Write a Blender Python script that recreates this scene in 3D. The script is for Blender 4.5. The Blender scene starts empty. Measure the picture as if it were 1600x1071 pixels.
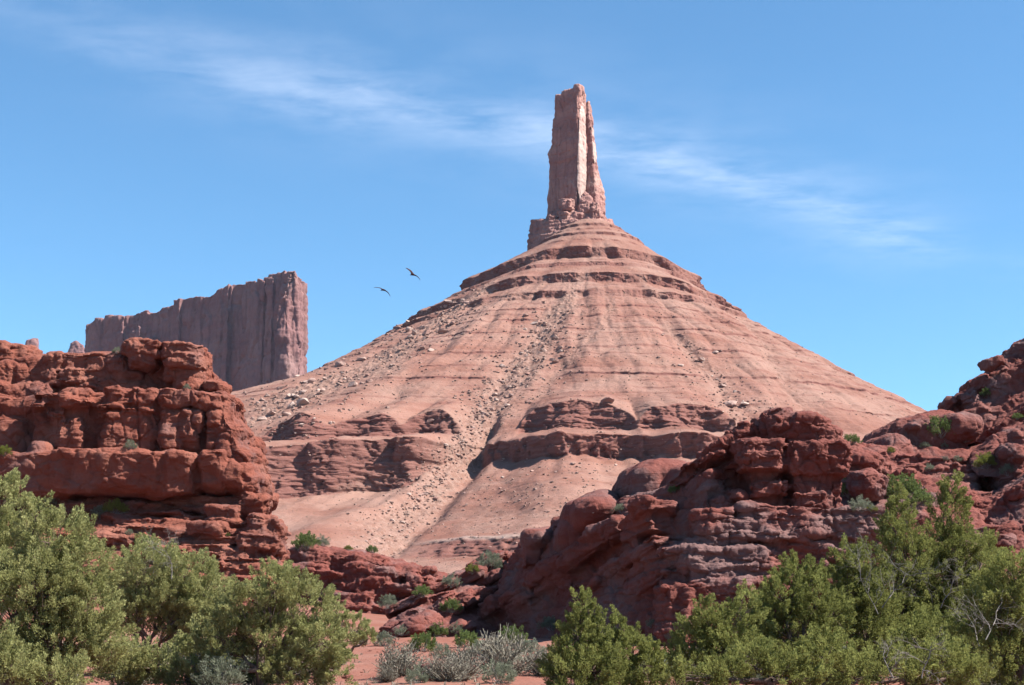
import bpy, bmesh, math, random
import numpy as np
from mathutils import Vector, Matrix
from mathutils.bvhtree import BVHTree

# ------------------------------------------------------------------ camera, world, sun, exposure
SC = bpy.context.scene
COL = SC.collection
F = 2373.0            # focal length in photo pixels (1600 wide)
HZ = 1010.0           # photo row of the true horizon
CAMZ = 1.7
PITCH = math.atan((HZ - 535.5) / F)

cam_d = bpy.data.cameras.new('camera')
cam_d.sensor_width = 36.0
cam_d.lens = 36.0 * F / 1600.0
cam_d.clip_start = 0.1
cam_d.clip_end = 30000.0
cam = bpy.data.objects.new('camera', cam_d)
COL.objects.link(cam)
cam.location = (0, 0, CAMZ)
cam.rotation_euler = (math.pi / 2 + PITCH, 0, 0)
SC.camera = cam

SUN_EL = math.radians(49)
SUN_AZ = math.atan2(1.0, -0.22)          # from +Y clockwise: light comes from the right, a little behind the camera
S = Vector((math.sin(SUN_AZ) * math.cos(SUN_EL), math.cos(SUN_AZ) * math.cos(SUN_EL), math.sin(SUN_EL)))
sun_d = bpy.data.lights.new('sun', 'SUN')
sun_d.energy = 5.0
sun_d.angle = math.radians(0.5)
sun_d.color = (1.0, 0.965, 0.91)
sun = bpy.data.objects.new('sun', sun_d)
COL.objects.link(sun)
sun.rotation_euler = S.to_track_quat('Z', 'Y').to_euler()

SC.view_settings.view_transform = 'Standard'
SC.view_settings.look = 'None'
SC.view_settings.exposure = 1.45
SC.view_settings.gamma = 1.0
SC.view_settings.use_curve_mapping = False


def P(px, py, Y):
    """photo pixel + distance along +Y -> point in the world"""
    cx = (px - 800.0) / F
    cy = (535.5 - py) / F
    dy = math.cos(PITCH) - math.sin(PITCH) * cy
    dz = math.sin(PITCH) + math.cos(PITCH) * cy
    k = Y / dy
    return Vector((cx * k, Y, CAMZ + dz * k))


def MPP(Y):
    return Y / F


class NT:
    def __init__(self, tree):
        self.t = tree
        tree.nodes.clear()

    def n(self, kind, props=None, **ins):
        nd = self.t.nodes.new(kind)
        for k, v in (props or {}).items():
            setattr(nd, k, v)
        for k, v in ins.items():
            key = int(k[1:]) if k[0] == 'i' and k[1:].isdigit() else k.replace('_', ' ')
            sock = nd.inputs[key]
            if isinstance(v, bpy.types.NodeSocket):
                self.t.links.new(v, sock)
            else:
                sock.default_value = v
        return nd

    def math(self, op, a, b=0.0, c=0.0, clamp=False):
        return self.n('ShaderNodeMath', {'operation': op, 'use_clamp': clamp}, i0=a, i1=b, i2=c).outputs[0]

    def vmul(self, v, s):
        return self.n('ShaderNodeVectorMath', {'operation': 'MULTIPLY'}, i0=v, i1=s).outputs[0]

    def noise(self, vec, scale, detail=4.0, rough=0.55, dist=0.0):
        return self.n('ShaderNodeTexNoise', None, Vector=vec, Scale=scale, Detail=detail, Roughness=rough, Distortion=dist).outputs[0]

    def ramp(self, f, lo, hi, a=0.0, b=1.0):
        return self.n('ShaderNodeMapRange', {'interpolation_type': 'SMOOTHSTEP'}, i0=f, i1=lo, i2=hi, i3=a, i4=b).outputs[0]

    def mix(self, f, a, b, mode='MIX'):
        nd = self.t.nodes.new('ShaderNodeMix')
        nd.data_type = 'RGBA'
        nd.blend_type = mode
        for s, v in ((nd.inputs[0], f), (nd.inputs[6], a), (nd.inputs[7], b)):
            if isinstance(v, bpy.types.NodeSocket):
                self.t.links.new(v, s)
            else:
                s.default_value = v if not isinstance(v, tuple) or len(v) == 4 else (*v, 1.0)
        return nd.outputs[2]


world = bpy.data.worlds.new('World')
SC.world = world
world.use_nodes = True
W = NT(world.node_tree)
sky = W.n('ShaderNodeTexSky', {'sky_type': 'NISHITA', 'sun_disc': False, 'sun_elevation': SUN_EL,
                               'sun_rotation': SUN_AZ, 'altitude': 1400.0, 'air_density': 1.0,
                               'dust_density': 0.6, 'ozone_density': 1.6})
tc = W.n('ShaderNodeTexCoord').outputs['Generated']
sep = W.n('ShaderNodeSeparateXYZ', None, i0=tc)
dx, dy, dz = sep.outputs
zc = W.math('MAXIMUM', dz, 0.03)
qx = W.math('DIVIDE', dx, zc)
qy = W.math('DIVIDE', dy, zc)


def sky_q(px, py):
    v = P(px, py, 100.0) - Vector((0, 0, CAMZ))
    return v.x / v.z, v.y / v.z


# thin cirrus band, laid out on a level cloud sheet high above (q = horizontal position / height)
_pts = [sky_q(*p) for p in ((30, 20), (260, 88), (430, 128), (560, 154), (700, 182), (830, 208), (960, 232), (1100, 264), (1230, 306), (1350, 352), (1500, 396))]
_k = [float(v) for v in np.polyfit([p[0] for p in _pts], [p[1] for p in _pts], 4)]
line = _k[0]
for _v in _k[1:]:
    line = W.math('ADD', W.math('MULTIPLY', line, qx), _v)
off = W.math('SUBTRACT', qy, line)
wv = W.n('ShaderNodeCombineXYZ', None, i0=qx, i1=qy, i2=0.0).outputs[0]
n_warp = W.noise(wv, 1.6, 3.0, 0.6)
off2 = W.math('ADD', off, W.math('MULTIPLY', W.math('SUBTRACT', n_warp, 0.5), 0.22))
band = W.math('POWER', 2.718, W.math('MULTIPLY', W.math('POWER', W.math('ABSOLUTE', W.math('DIVIDE', off2, 0.16)), 2.0), -1.0))
wide = W.math('POWER', 2.718, W.math('MULTIPLY', W.math('POWER', W.math('ABSOLUTE', W.math('DIVIDE', off2, 0.40)), 2.0), -1.0))
# fibres run across the band
rot = W.n('ShaderNodeMapping', {'vector_type': 'POINT'}, Vector=wv, Rotation=(0, 0, -0.7), Scale=(6.0, 12.0, 1.0)).outputs[0]
fib = W.ramp(W.noise(rot, 1.0, 6.0, 0.62, 0.6), 0.30, 0.75)
puff = W.ramp(W.noise(wv, 3.2, 5.0, 0.6), 0.32, 0.7)
along = W.ramp(W.noise(wv, 0.9, 2.0, 0.5), 0.25, 0.60, 0.45, 1.0)
dens = W.math('MULTIPLY', W.math('MULTIPLY', band, along), W.math('ADD', W.math('MULTIPLY', fib, 0.6), W.math('MULTIPLY', puff, 0.5)))
dens = W.math('ADD', W.math('MULTIPLY', dens, 0.30), W.math('MULTIPLY', W.math('MULTIPLY', wide, puff), 0.09))
dens = W.math('MULTIPLY', dens, W.ramp(dz, 0.05, 0.16))
dens = W.math('MULTIPLY', dens, W.math('MULTIPLY', W.ramp(qx, -1.0, -0.3, 0.12, 0.9), W.ramp(qx, 0.85, 1.25, 1.0, 0.1)), clamp=True)
skyc = W.mix(1.0, sky.outputs[0], (0.70, 1.07, 1.19, 1.0), 'MULTIPLY')
cl = W.mix(dens, skyc, (7.6, 8.2, 9.4, 1.0))
bg = W.n('ShaderNodeBackground', None, Color=cl, Strength=0.065)
wo = W.n('ShaderNodeOutputWorld', None, Surface=bg.outputs[0])

# ------------------------------------------------------------------ helpers
RNG = np.random.default_rng(7)
PERM = RNG.permutation(256).astype(np.int32)
GR = RNG.normal(size=(256, 3)).astype(np.float32)
GR /= np.linalg.norm(GR, axis=1)[:, None]


def pn(p):
    """gradient noise, about -0.8..0.8"""
    p = np.asarray(p, np.float32)
    pi = np.floor(p).astype(np.int32)
    f = p - pi
    u = f * f * f * (f * (f * 6 - 15) + 10)
    out = np.zeros(len(p), np.float32)
    for i in (0, 1):
        wx = u[:, 0] if i else 1 - u[:, 0]
        hx = PERM[(pi[:, 0] + i) & 255]
        for j in (0, 1):
            wy = u[:, 1] if j else 1 - u[:, 1]
            hy = PERM[(hx + pi[:, 1] + j) & 255]
            for k in (0, 1):
                wz = u[:, 2] if k else 1 - u[:, 2]
                g = GR[PERM[(hy + pi[:, 2] + k) & 255]]
                d = g[:, 0] * (f[:, 0] - i) + g[:, 1] * (f[:, 1] - j) + g[:, 2] * (f[:, 2] - k)
                out += wx * wy * wz * d
    return out * 1.5


def fbm(p, octs=4, lac=2.1, gain=0.5):
    p = np.asarray(p, np.float32)
    a, s = 1.0, np.zeros(len(p), np.float32)
    for o in range(octs):
        s += a * pn(p + 17.3 * o)
        p = p * lac
        a *= gain
    return s


def sstep(x, a, b):
    t = np.clip((x - a) / (b - a), 0, 1)
    return t * t * (3 - 2 * t)


def mesh_np(name, co, quads, smooth=True, tris=False):
    me = bpy.data.meshes.new(name)
    k = 3 if tris else 4
    co = np.ascontiguousarray(co, np.float32)
    quads = np.ascontiguousarray(quads, np.int32)
    me.vertices.add(len(co))
    me.vertices.foreach_set('co', co.ravel())
    me.loops.add(quads.size)
    me.loops.foreach_set('vertex_index', quads.ravel())
    me.polygons.add(len(quads))
    me.polygons.foreach_set('loop_start', np.arange(0, quads.size, k, dtype=np.int32))
    me.update(calc_edges=True)
    me.polygons.foreach_set('use_smooth', np.full(len(quads), smooth))
    me.validate()
    return me


def grid_quads(nr, nc):
    i = np.arange(nr - 1)[:, None] * nc + np.arange(nc - 1)[None, :]
    return np.stack([i, i + 1, i + nc + 1, i + nc], -1).reshape(-1, 4)


def colattr(me, name, rgb):
    a = me.color_attributes.new(name, 'FLOAT_COLOR', 'POINT')
    v = np.ones((len(rgb), 4), np.float32)
    v[:, :3] = rgb
    a.data.foreach_set('color', v.ravel())


def link(name, me, mat=None, parent=None, loc=None):
    o = bpy.data.objects.new(name, me)
    COL.objects.link(o)
    if mat is not None and not me.materials:
        me.materials.append(mat)
    if parent is not None:
        o.parent = parent
    if loc is not None:
        o.location = loc
    return o


def tag(o, label, cat, group=None):
    o['label'] = label
    o['category'] = cat
    if group:
        o['group'] = group
    return o


def thing(name, label, cat, loc, group=None):
    o = bpy.data.objects.new(name, None)
    COL.objects.link(o)
    o.location = loc
    o.empty_display_size = 0.3
    return tag(o, label, cat, group)


def get_co(me):
    a = np.empty(len(me.vertices) * 3, np.float32)
    me.vertices.foreach_get('co', a)
    return a.reshape(-1, 3)


def get_no(me):
    a = np.empty(len(me.vertices) * 3, np.float32)
    me.vertex_normals.foreach_get('vector', a)
    return a.reshape(-1, 3)


# ---- rock assembly: rounded blocks and hulls, fused by a voxel remesh, then weathered
_cube = None


def unit_cube(n=9):
    global _cube
    if _cube is None:
        bm = bmesh.new()
        bmesh.ops.create_cube(bm, size=2.0)
        bmesh.ops.subdivide_edges(bm, edges=bm.edges[:], cuts=n, use_grid_fill=True)
        bm.verts.ensure_lookup_table()
        _cube = (np.array([v.co[:] for v in bm.verts], np.float32), [[v.index for v in f.verts] for f in bm.faces])
        bm.free()
    return _cube


class Rock:
    def __init__(self):
        self.v, self.f, self.n = [], [], 0

    def add(self, co, faces):
        self.v.append(np.asarray(co, np.float32))
        self.f += [[i + self.n for i in f] for f in faces]
        self.n += len(co)

    def box(self, x0, x1, y0, y1, Y, depth, n=4.0, roll=0.0, yaw=0.0, pitch=0.0, wob=0.08, shear=0.0):
        """block that fills photo box x0..x1, y0..y1, front at distance Y; angles in degrees"""
        a, b = P(x0, y0, Y), P(x1, y1, Y)
        c = (a + b) / 2 + Vector((0, depth / 2, 0))
        h = np.array([abs(b.x - a.x) / 2, depth / 2, abs(a.z - b.z) / 2], np.float32)
        return self.blk(c, h, n, roll, yaw, pitch, wob, shear)

    def blk(self, c, h, n=4.0, roll=0.0, yaw=0.0, pitch=0.0, wob=0.08, shear=0.0):
        u, faces = unit_cube()
        if n >= 2.9:
            n *= 2.5
        h = np.asarray(h, np.float32)
        r = (np.abs(u) ** n).sum(1) ** (1.0 / n)
        p = u / r[:, None]
        seed = np.array([c[0] * 1.7, c[1] * 1.3, c[2] * 2.1], np.float32)
        p = p * (1 + wob * pn(p * 1.3 + seed)[:, None])
        p = p * h
        p[:, 1] -= shear * p[:, 2]
        R = np.array((Matrix.Rotation(math.radians(yaw), 3, 'Z') @ Matrix.Rotation(math.radians(roll), 3, 'Y')
                      @ Matrix.Rotation(math.radians(pitch), 3, 'X')), np.float32)
        self.add(p @ R.T + np.array(c[:], np.float32), faces)

    def hull(self, pts):
        """convex block through points given as (px, py, Y)"""
        self.hull3([P(*p) for p in pts])

    def hull3(self, pts):
        bm = bmesh.new()
        for p in pts:
            bm.verts.new(p)
        bmesh.ops.convex_hull(bm, input=bm.verts[:])
        bmesh.ops.delete(bm, geom=[v for v in bm.verts if not v.link_faces], context='VERTS')
        bm.verts.ensure_lookup_table()
        bm.verts.index_update()
        self.add([v.co[:] for v in bm.verts], [[v.index for v in f.verts] for f in bm.faces])
        bm.free()

    def fuse(self, voxel):
        me = bpy.data.meshes.new('tmp')
        me.from_pydata(np.concatenate(self.v).tolist(), [], self.f)
        o = bpy.data.objects.new('tmp', me)
        COL.objects.link(o)
        m = o.modifiers.new('r', 'REMESH')
        m.mode = 'VOXEL'
        m.voxel_size = voxel
        m.use_smooth_shade = True
        dg = bpy.context.evaluated_depsgraph_get()
        out = bpy.data.meshes.new_from_object(o.evaluated_get(dg))
        bpy.data.objects.remove(o)
        bpy.data.meshes.remove(me)
        return out


def pillow(zz, h, seed):
    """layered beds: bulging courses parted by sharp notches, random thickness"""
    x = zz / h
    x = x + 0.9 * np.sin(x * 0.61 + seed) + 0.35 * np.sin(x * 1.7 + seed * 2)
    i = np.floor(x)
    f = x - i
    rnd = np.abs(np.sin(i * 127.1 + seed * 311.7) * 43758.545) % 1.0
    b = np.sqrt(np.clip(1 - (2 * f - 1) ** 4, 0, 1))
    return b * (0.45 + 0.75 * rnd) - 0.6, rnd


def h01(a):
    return np.abs(np.sin(a) * 43758.5453) % 1.0


def masonry(co, zz, h, seed, jw):
    """flat-faced beds stepped in and out, each parted by upright joints; thin dark notches between"""
    x = zz / h
    x = x + 0.9 * np.sin(x * 0.61 + seed) + 0.35 * np.sin(x * 1.7 + seed * 2)
    i = np.floor(x)
    f = x - i
    r0, r1 = h01(i * 127.1 + seed * 311.7), h01((i + 1) * 127.1 + seed * 311.7)
    off = r0 + (r1 - r0) * sstep(f, 0.86, 1.0) - 0.5
    d = off - 0.45 * r0 * np.exp(-((1 - f) / 0.09) ** 2)
    for a, wgt in ((0.25, 0.55), (1.45, 0.4)):
        w = h * jw * (0.6 + r0)
        u = (co[:, 0] * math.cos(a) + co[:, 1] * math.sin(a)) / w + r0 * 17.0 + 0.25 * pn(co / (h * 3) + a)
        j = np.floor(u)
        g = u - j
        q0, q1 = h01(j * 74.7 + i * 91.3 + seed), h01((j + 1) * 74.7 + i * 91.3 + seed)
        d += wgt * (q0 + (q1 - q0) * sstep(g, 0.88, 1.0) - 0.5)
        d -= 0.35 * wgt * q0 * np.exp(-((1 - g) / 0.05) ** 2)
    return d


def facet(co, sx, sz, seed, gap=0.06):
    """broken rock: jittered cells, each a tilted flat face set in or out, with narrow gaps between"""
    q = co / np.array([sx, sx, sz], np.float32) + seed * 3.7
    base = np.floor(q).astype(np.int32)
    n = len(co)
    d1 = np.full(n, 9.0, np.float32)
    d2 = np.full(n, 9.0, np.float32)
    val = np.zeros(n, np.float32)
    for i in (-1, 0, 1):
        for j in (-1, 0, 1):
            for k in (-1, 0, 1):
                c = base + np.array([i, j, k], np.int32)
                h = PERM[(PERM[(PERM[c[:, 0] & 255] + c[:, 1]) & 255] + c[:, 2]) & 255]
                g = GR[h]
                rel = q - (c + 0.5 + 0.42 * g)
                d = (rel * rel).sum(1)
                v = 0.9 * (rel * GR[(h * 7 + 13) & 255]).sum(1) + (GR[(h * 5 + 3) & 255][:, 0]) * 0.55
                near = d < d1
                d2 = np.where(near, d1, np.minimum(d2, d))
                val = np.where(near, v, val)
                d1 = np.where(near, d, d1)
    e = np.sqrt(d2) - np.sqrt(d1)
    return val - 0.7 * np.exp(-(e / gap) ** 2)


def smooth_co(me, co, it=2, w=0.5):
    e = np.empty(len(me.edges) * 2, np.int32)
    me.edges.foreach_get('vertices', e)
    e = e.reshape(-1, 2)
    n = len(co)
    cnt = np.bincount(e.ravel(), minlength=n).astype(np.float32)[:, None]
    for _ in range(it):
        acc = np.stack([np.bincount(e[:, 0], co[e[:, 1], k], n) + np.bincount(e[:, 1], co[e[:, 0], k], n) for k in range(3)], 1)
        co = co * (1 - w) + w * (acc / np.maximum(cnt, 1)).astype(np.float32)
    return co


def weather(me, inflate=0.0, fac=None, frag=None, block=0.7, jw=2.6, beds=((1.6, 0.35), (0.55, 0.14)), dip=(0, 0), crack=0.5, crack_s=4.0, grain=0.25, grain_s=2.0, big=0.5, big_s=5.0, seed=1.0, smooth=1):
    co = smooth_co(me, get_co(me), smooth)
    me.vertices.foreach_set('co', co.ravel())
    me.update()
    no = get_no(me)
    hor = np.sqrt(np.clip(1 - no[:, 2] ** 2, 0, 1))
    d = inflate + big * fbm(co / big_s + seed, 3)
    zz = co[:, 2] - dip[0] * co[:, 0] - dip[1] * co[:, 1] + 0.5 * beds[0][0] * fbm(co / (beds[0][0] * 6) + seed * 3, 3)
    side = 0.25 + 0.75 * hor
    patch = 0.35 + 0.65 * sstep(pn(co / (beds[0][0] * 3.5) + seed * 7), -0.35, 0.25)
    for k, (h, a) in enumerate(beds):
        zk = zz + 0.18 * h * pn(co / (h * 2.2) + k)
        b, _ = pillow(zk, h, seed + k)
        m = masonry(co, zk, h, seed + k * 1.7, jw)
        d += a * ((1 - block) * b + block * 1.5 * m) * side * patch
    if crack:
        q = co.copy()
        q[:, 2] *= 0.22
        c1 = pn(q / crack_s + seed * 5)
        c2 = pn(q / (crack_s * 0.55) + seed * 9)
        ext = sstep(pn(co / (crack_s * 1.6) + 31 + seed), -0.1, 0.3)
        d -= crack * hor * (np.exp(-(c1 / 0.045) ** 2) + 0.5 * ext * np.exp(-(c2 / 0.05) ** 2))
    d += grain * fbm(co / grain_s + seed * 2, 4, 2.2, 0.55)
    side2 = 0.35 + 0.65 * hor
    for k, (fx, fz, fa) in enumerate(fac or ()):
        wq = co + (0.12 * fx) * np.stack([pn(co / fx + 3), pn(co / fx + 7), pn(co / fx + 11)], 1)
        d += fa * side2 * facet(wq, fx, fz, seed + k * 2.3)
    d += 0.35 * grain * (0.4 - np.abs(fbm(co * np.array([1, 1, 2.2], np.float32) / (grain_s * 0.5) + seed * 4, 3)))
    co = co + no * d[:, None]
    me.vertices.foreach_set('co', co.astype(np.float32).ravel())
    me.update()
    me.polygons.foreach_set('use_smooth', np.ones(len(me.polygons), bool))
    return me


# ------------------------------------------------------------------ materials
def new_mat(name):
    m = bpy.data.materials.new(name)
    m.use_nodes = True
    return m, NT(m.node_tree)


def finish(t, col, rough=0.9, bump=None, strength=0.4, dist=0.1, spec=0.2, extra=None):
    b = t.n('ShaderNodeBsdfPrincipled', None, Base_Color=col, Roughness=rough)
    b.inputs['Specular IOR Level'].default_value = spec
    if bump is not None:
        bp = t.n('ShaderNodeBump', None, Strength=strength, Distance=dist, Height=bump)
        t.t.links.new(bp.outputs[0], b.inputs['Normal'])
    t.n('ShaderNodeOutputMaterial', None, Surface=b.outputs[0])


def rock_mat(name, c0, c1, c2, s=1.0, dip=(0, 0), varnish=None, vlo=0.52, vhi=0.66, bump=0.5, stain=0.0):
    """red rock: three bed colours, desert varnish patches, grain; s = metres per bed"""
    m, t = new_mat(name)
    pos = t.n('ShaderNodeNewGeometry').outputs['Position']
    sp = t.n('ShaderNodeSeparateXYZ', None, i0=pos)
    z = t.math('SUBTRACT', sp.outputs[2], t.math('ADD', t.math('MULTIPLY', sp.outputs[0], dip[0]), t.math('MULTIPLY', sp.outputs[1], dip[1])))
    v = t.n('ShaderNodeCombineXYZ', None, i0=t.math('MULTIPLY', sp.outputs[0], 0.08), i1=t.math('MULTIPLY', sp.outputs[1], 0.08), i2=z).outputs[0]
    beds = t.noise(v, 1.0 / s, 5.0, 0.65, 0.3)
    blot = t.noise(pos, 0.22 / s, 5.0, 0.6)
    col = t.mix(t.ramp(beds, 0.35, 0.65), c0, c1)
    col = t.mix(t.ramp(blot, 0.42, 0.68), col, c2)
    if varnish:
        vn = t.noise(pos, 0.16 / s, 6.0, 0.62, 0.4)
        col = t.mix(t.ramp(vn, vlo, vhi, 0, 0.85), col, varnish)
    if stain:
        sv = t.n('ShaderNodeCombineXYZ', None, i0=sp.outputs[0], i1=sp.outputs[1], i2=t.math('MULTIPLY', sp.outputs[2], 0.07)).outputs[0]
        sn = t.noise(sv, 0.7 / s, 4.0, 0.6)
        col = t.mix(t.ramp(sn, 0.52, 0.7, 0, stain), col, (c1[0] * 0.5, c1[1] * 0.5, c1[2] * 0.55))
    gr = t.noise(pos, 3.5 / s, 6.0, 0.7)
    col = t.mix(0.55, col, t.mix(gr, (0.35, 0.35, 0.35), (0.95, 0.95, 0.95)), 'OVERLAY')
    hgt = t.math('ADD', t.math('MULTIPLY', gr, 0.6), t.math('MULTIPLY', t.noise(v, 3.0 / s, 4.0, 0.7), 0.6))
    finish(t, col, 0.92, hgt, bump, 0.3 * s)
    return m


M_NEAR = rock_mat('near_red_rock', (0.151, 0.046, 0.029), (0.118, 0.035, 0.023), (0.168, 0.064, 0.044), 1.0, (0, 0), (0.111, 0.055, 0.048), 0.5, 0.7, 0.8)
M_RIGHT = rock_mat('dark_red_rock', (0.134, 0.039, 0.029), (0.099, 0.029, 0.022), (0.140, 0.050, 0.039), 1.0, (0.0, 0), (0.121, 0.072, 0.066), 0.47, 0.66, 0.8)
M_TOWER = rock_mat('tower_rock', (0.233, 0.117, 0.098), (0.195, 0.092, 0.077), (0.278, 0.157, 0.127), 9.0, (0, 0), (0.353, 0.247, 0.207), 0.56, 0.68, 0.3, 0.4)
M_SUNLIT = rock_mat('sunlit_tower_rock', (0.344, 0.248, 0.212), (0.292, 0.197, 0.166), (0.396, 0.302, 0.261), 9.0, (0, 0), (0.258, 0.160, 0.133), 0.60, 0.72, 0.3, 0.25)  # tower rock in a lighter colour, sunlight painted into its sunny faces
M_MESA = rock_mat('mesa_rock', (0.157, 0.078, 0.071), (0.132, 0.064, 0.059), (0.176, 0.101, 0.090), 14.0, (0, 0), (0.232, 0.164, 0.149), 0.62, 0.74, 0.35, 0.5)


def hill_mat():
    m, t = new_mat('talus')
    pos = t.n('ShaderNodeNewGeometry').outputs['Position']
    at = t.n('ShaderNodeVertexColor', {'layer_name': 'kind'})
    s3 = t.n('ShaderNodeSeparateColor', None, i0=at.outputs[0])
    cliff, debris, pale = s3.outputs
    sp = t.n('ShaderNodeSeparateXYZ', None, i0=pos)
    v = t.n('ShaderNodeCombineXYZ', None, i0=t.math('MULTIPLY', sp.outputs[0], 0.03), i1=t.math('MULTIPLY', sp.outputs[1], 0.03), i2=sp.outputs[2]).outputs[0]
    beds = t.noise(v, 0.16, 4.0, 0.6, 0.2)
    thin = t.noise(v, 0.75, 3.0, 0.6, 0.1)
    col = t.mix(t.ramp(beds, 0.36, 0.64), (0.191, 0.097, 0.073), (0.158, 0.071, 0.051))
    col = t.mix(t.ramp(thin, 0.54, 0.68, 0, 0.35), col, (0.129, 0.052, 0.038))
    blot = t.noise(pos, 0.02, 5.0, 0.6)
    col = t.mix(t.ramp(blot, 0.40, 0.66), col, (0.205, 0.117, 0.090))
    fine = t.noise(pos, 0.55, 6.0, 0.75)
    fbeds = t.noise(v, 1.1, 3.0, 0.6, 0.1)
    ccol = t.mix(t.ramp(fbeds, 0.35, 0.65), (0.152, 0.066, 0.053), (0.113, 0.044, 0.035))
    col = t.mix(t.math('MULTIPLY', cliff, 0.85), col, ccol)
    dn = t.noise(pos, 0.28, 6.0, 0.8)
    dcol = t.mix(t.ramp(dn, 0.40, 0.62), (0.170, 0.091, 0.067), (0.244, 0.149, 0.118))
    dcol = t.mix(t.ramp(t.noise(pos, 0.11, 4.0, 0.7), 0.52, 0.66, 0, 0.4), dcol, (0.170, 0.123, 0.097))
    col = t.mix(t.math('MULTIPLY', debris, t.ramp(dn, 0.30, 0.52), clamp=True), col, dcol)
    col = t.mix(t.math('MULTIPLY', pale, 0.7), col, (0.249, 0.184, 0.154))
    col = t.mix(0.45, col, t.mix(fine, (0.33, 0.33, 0.33), (0.9, 0.9, 0.9)), 'OVERLAY')
    hgt = t.math('ADD', fine, t.math('MULTIPLY', t.math('MULTIPLY', dn, debris), 2.5))
    finish(t, col, 0.95, hgt, 0.55, 1.2, 0.1)
    return m


M_HILL = hill_mat()


def soil_mat():
    m, t = new_mat('red_soil')
    pos = t.n('ShaderNodeNewGeometry').outputs['Position']
    a = t.noise(pos, 0.12, 5.0, 0.6)
    b = t.noise(pos, 2.5, 6.0, 0.75)
    col = t.mix(t.ramp(a, 0.35, 0.65), (0.178, 0.068, 0.047), (0.202, 0.095, 0.070))
    col = t.mix(t.ramp(b, 0.55, 0.72, 0, 0.6), col, (0.143, 0.062, 0.045))
    st = t.n('ShaderNodeTexVoronoi', None, Vector=pos, Scale=5.0).outputs[0]
    col = t.mix(t.ramp(st, 0.22, 0.12, 0, 0.45), col, (0.225, 0.154, 0.125))
    finish(t, col, 0.95, t.math('ADD', b, t.math('MULTIPLY', st, -0.5)), 0.6, 0.08, 0.1)
    return m


M_SOIL = soil_mat()


def boulder_mat(name, c0, c1):
    m, t = new_mat(name)
    tc_ = t.n('ShaderNodeTexCoord').outputs['Object']
    oi = t.n('ShaderNodeObjectInfo')
    rnd = oi.outputs['Random']
    n1 = t.noise(tc_, 1.2, 5.0, 0.65)
    col = t.mix(rnd, c0, c1)
    col = t.mix(0.6, col, t.mix(n1, (0.3, 0.3, 0.3), (0.85, 0.85, 0.85)), 'OVERLAY')
    finish(t, col, 0.92, n1, 0.5, 0.4, 0.15)
    return m


M_BOULDER = boulder_mat('talus_boulder', (0.212, 0.117, 0.094), (0.352, 0.258, 0.215))
M_REDB = boulder_mat('red_boulder', (0.150, 0.054, 0.039), (0.197, 0.088, 0.068))


# ------------------------------------------------------------------ ground
def gz(x, y):
    x = np.asarray(x, np.float64)
    y = np.asarray(y, np.float64)
    z = np.interp(y, [-400, 0, 45, 66, 100, 150, 250, 500, 800, 1500, 3000, 12000], [-1, 0, 0.15, 0.55, 1.45, 3.2, 7, 16, 24, 30, 30, 30])
    z = z + 3.0 * sstep(-x, 12, 45) * sstep(y, 70, 140) + 5.0 * sstep(x, 20, 50) * sstep(y, 70, 140)
    return z


def build_ground():
    k = np.linspace(-1, 1, 421)
    xs = 55 * k + 9000 * np.sign(k) * np.abs(k) ** 9
    ys = np.concatenate([np.linspace(-6000, 20, 25), np.linspace(22, 150, 330), 150 + 9000 * np.linspace(0, 1, 90)[1:] ** 2.6])
    X, Yg = np.meshgrid(xs, ys)
    Z = gz(X, Yg)
    p = np.stack([X, Yg, Z], -1).reshape(-1, 3)
    near = np.exp(-(np.hypot(p[:, 0], p[:, 1] - 60) / 140) ** 2)
    p[:, 2] += near * (0.22 * fbm(p / 6, 3) + 0.06 * fbm(p / 0.9, 3))
    me = mesh_np('ground', p, grid_quads(len(ys), len(xs)))
    o = link('ground', me, M_SOIL)
    o['kind'] = 'structure'
    return o


build_ground()
# ------------------------------------------------------------------ the hill under the tower: a talus cone banded by ledges
HY = 1300.0
APEX = P(920, 352, HY)
ZA = APEX.z
PR = [(0, -3.0), (20, 0.0), (44, 17.1), (66, 38.7), (101, 66.4), (108, 84.0), (148, 113.0), (192, 143.8), (230, 165.5), (290, 200.2), (340, 229.7), (420, 258.0), (600, 308.7), (900, 352.2), (1400, 385.2)]
PL = [(0, -3.0), (20, 0.0), (52, 26.9), (79, 40.6), (126, 71.6), (164, 101.5), (208, 129), (241, 145), (285, 167), (330, 177), (430, 201), (600, 271.9), (900, 352.2), (1400, 385.2)]
PF = [(0, -3), (20, 0), (44, 16), (75, 37), (100, 54), (200, 114), (300, 173), (385, 222), (470, 266), (560, 305), (700, 340), (900, 365), (1400, 385)]


def r_base(th, H):
    s = np.sin(th)
    wr = np.where(s > 0, s * s, 0)
    wl = np.where(s < 0, s * s, 0)
    wf = 1 - s * s
    f = lambda t: np.interp(H, [q[1] for q in t], [q[0] for q in t])
    return wr * f(PR) + wl * f(PL) + wf * f(PF)


def hill_hit(px, py):
    """where the line of sight meets the smooth cone: (theta, H)"""
    d = P(px, py, 1.0) - Vector((0, 0, CAMZ))
    for Y in np.arange(560, 1320, 1.0):
        x, z = d.x * Y, CAMZ + d.z * Y
        th = math.atan2(x - APEX.x, -(Y - APEX.y))
        r = math.hypot(x - APEX.x, Y - APEX.y)
        if r < r_base(np.array(th), np.array(ZA - z)):
            return th, ZA - z
    return th, ZA - z


def channel(pts):
    q = sorted([(hill_hit(p[0], p[1])[::-1] + (p[2],)) for p in pts])
    return np.array(q)       # H, theta, half width in px


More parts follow.
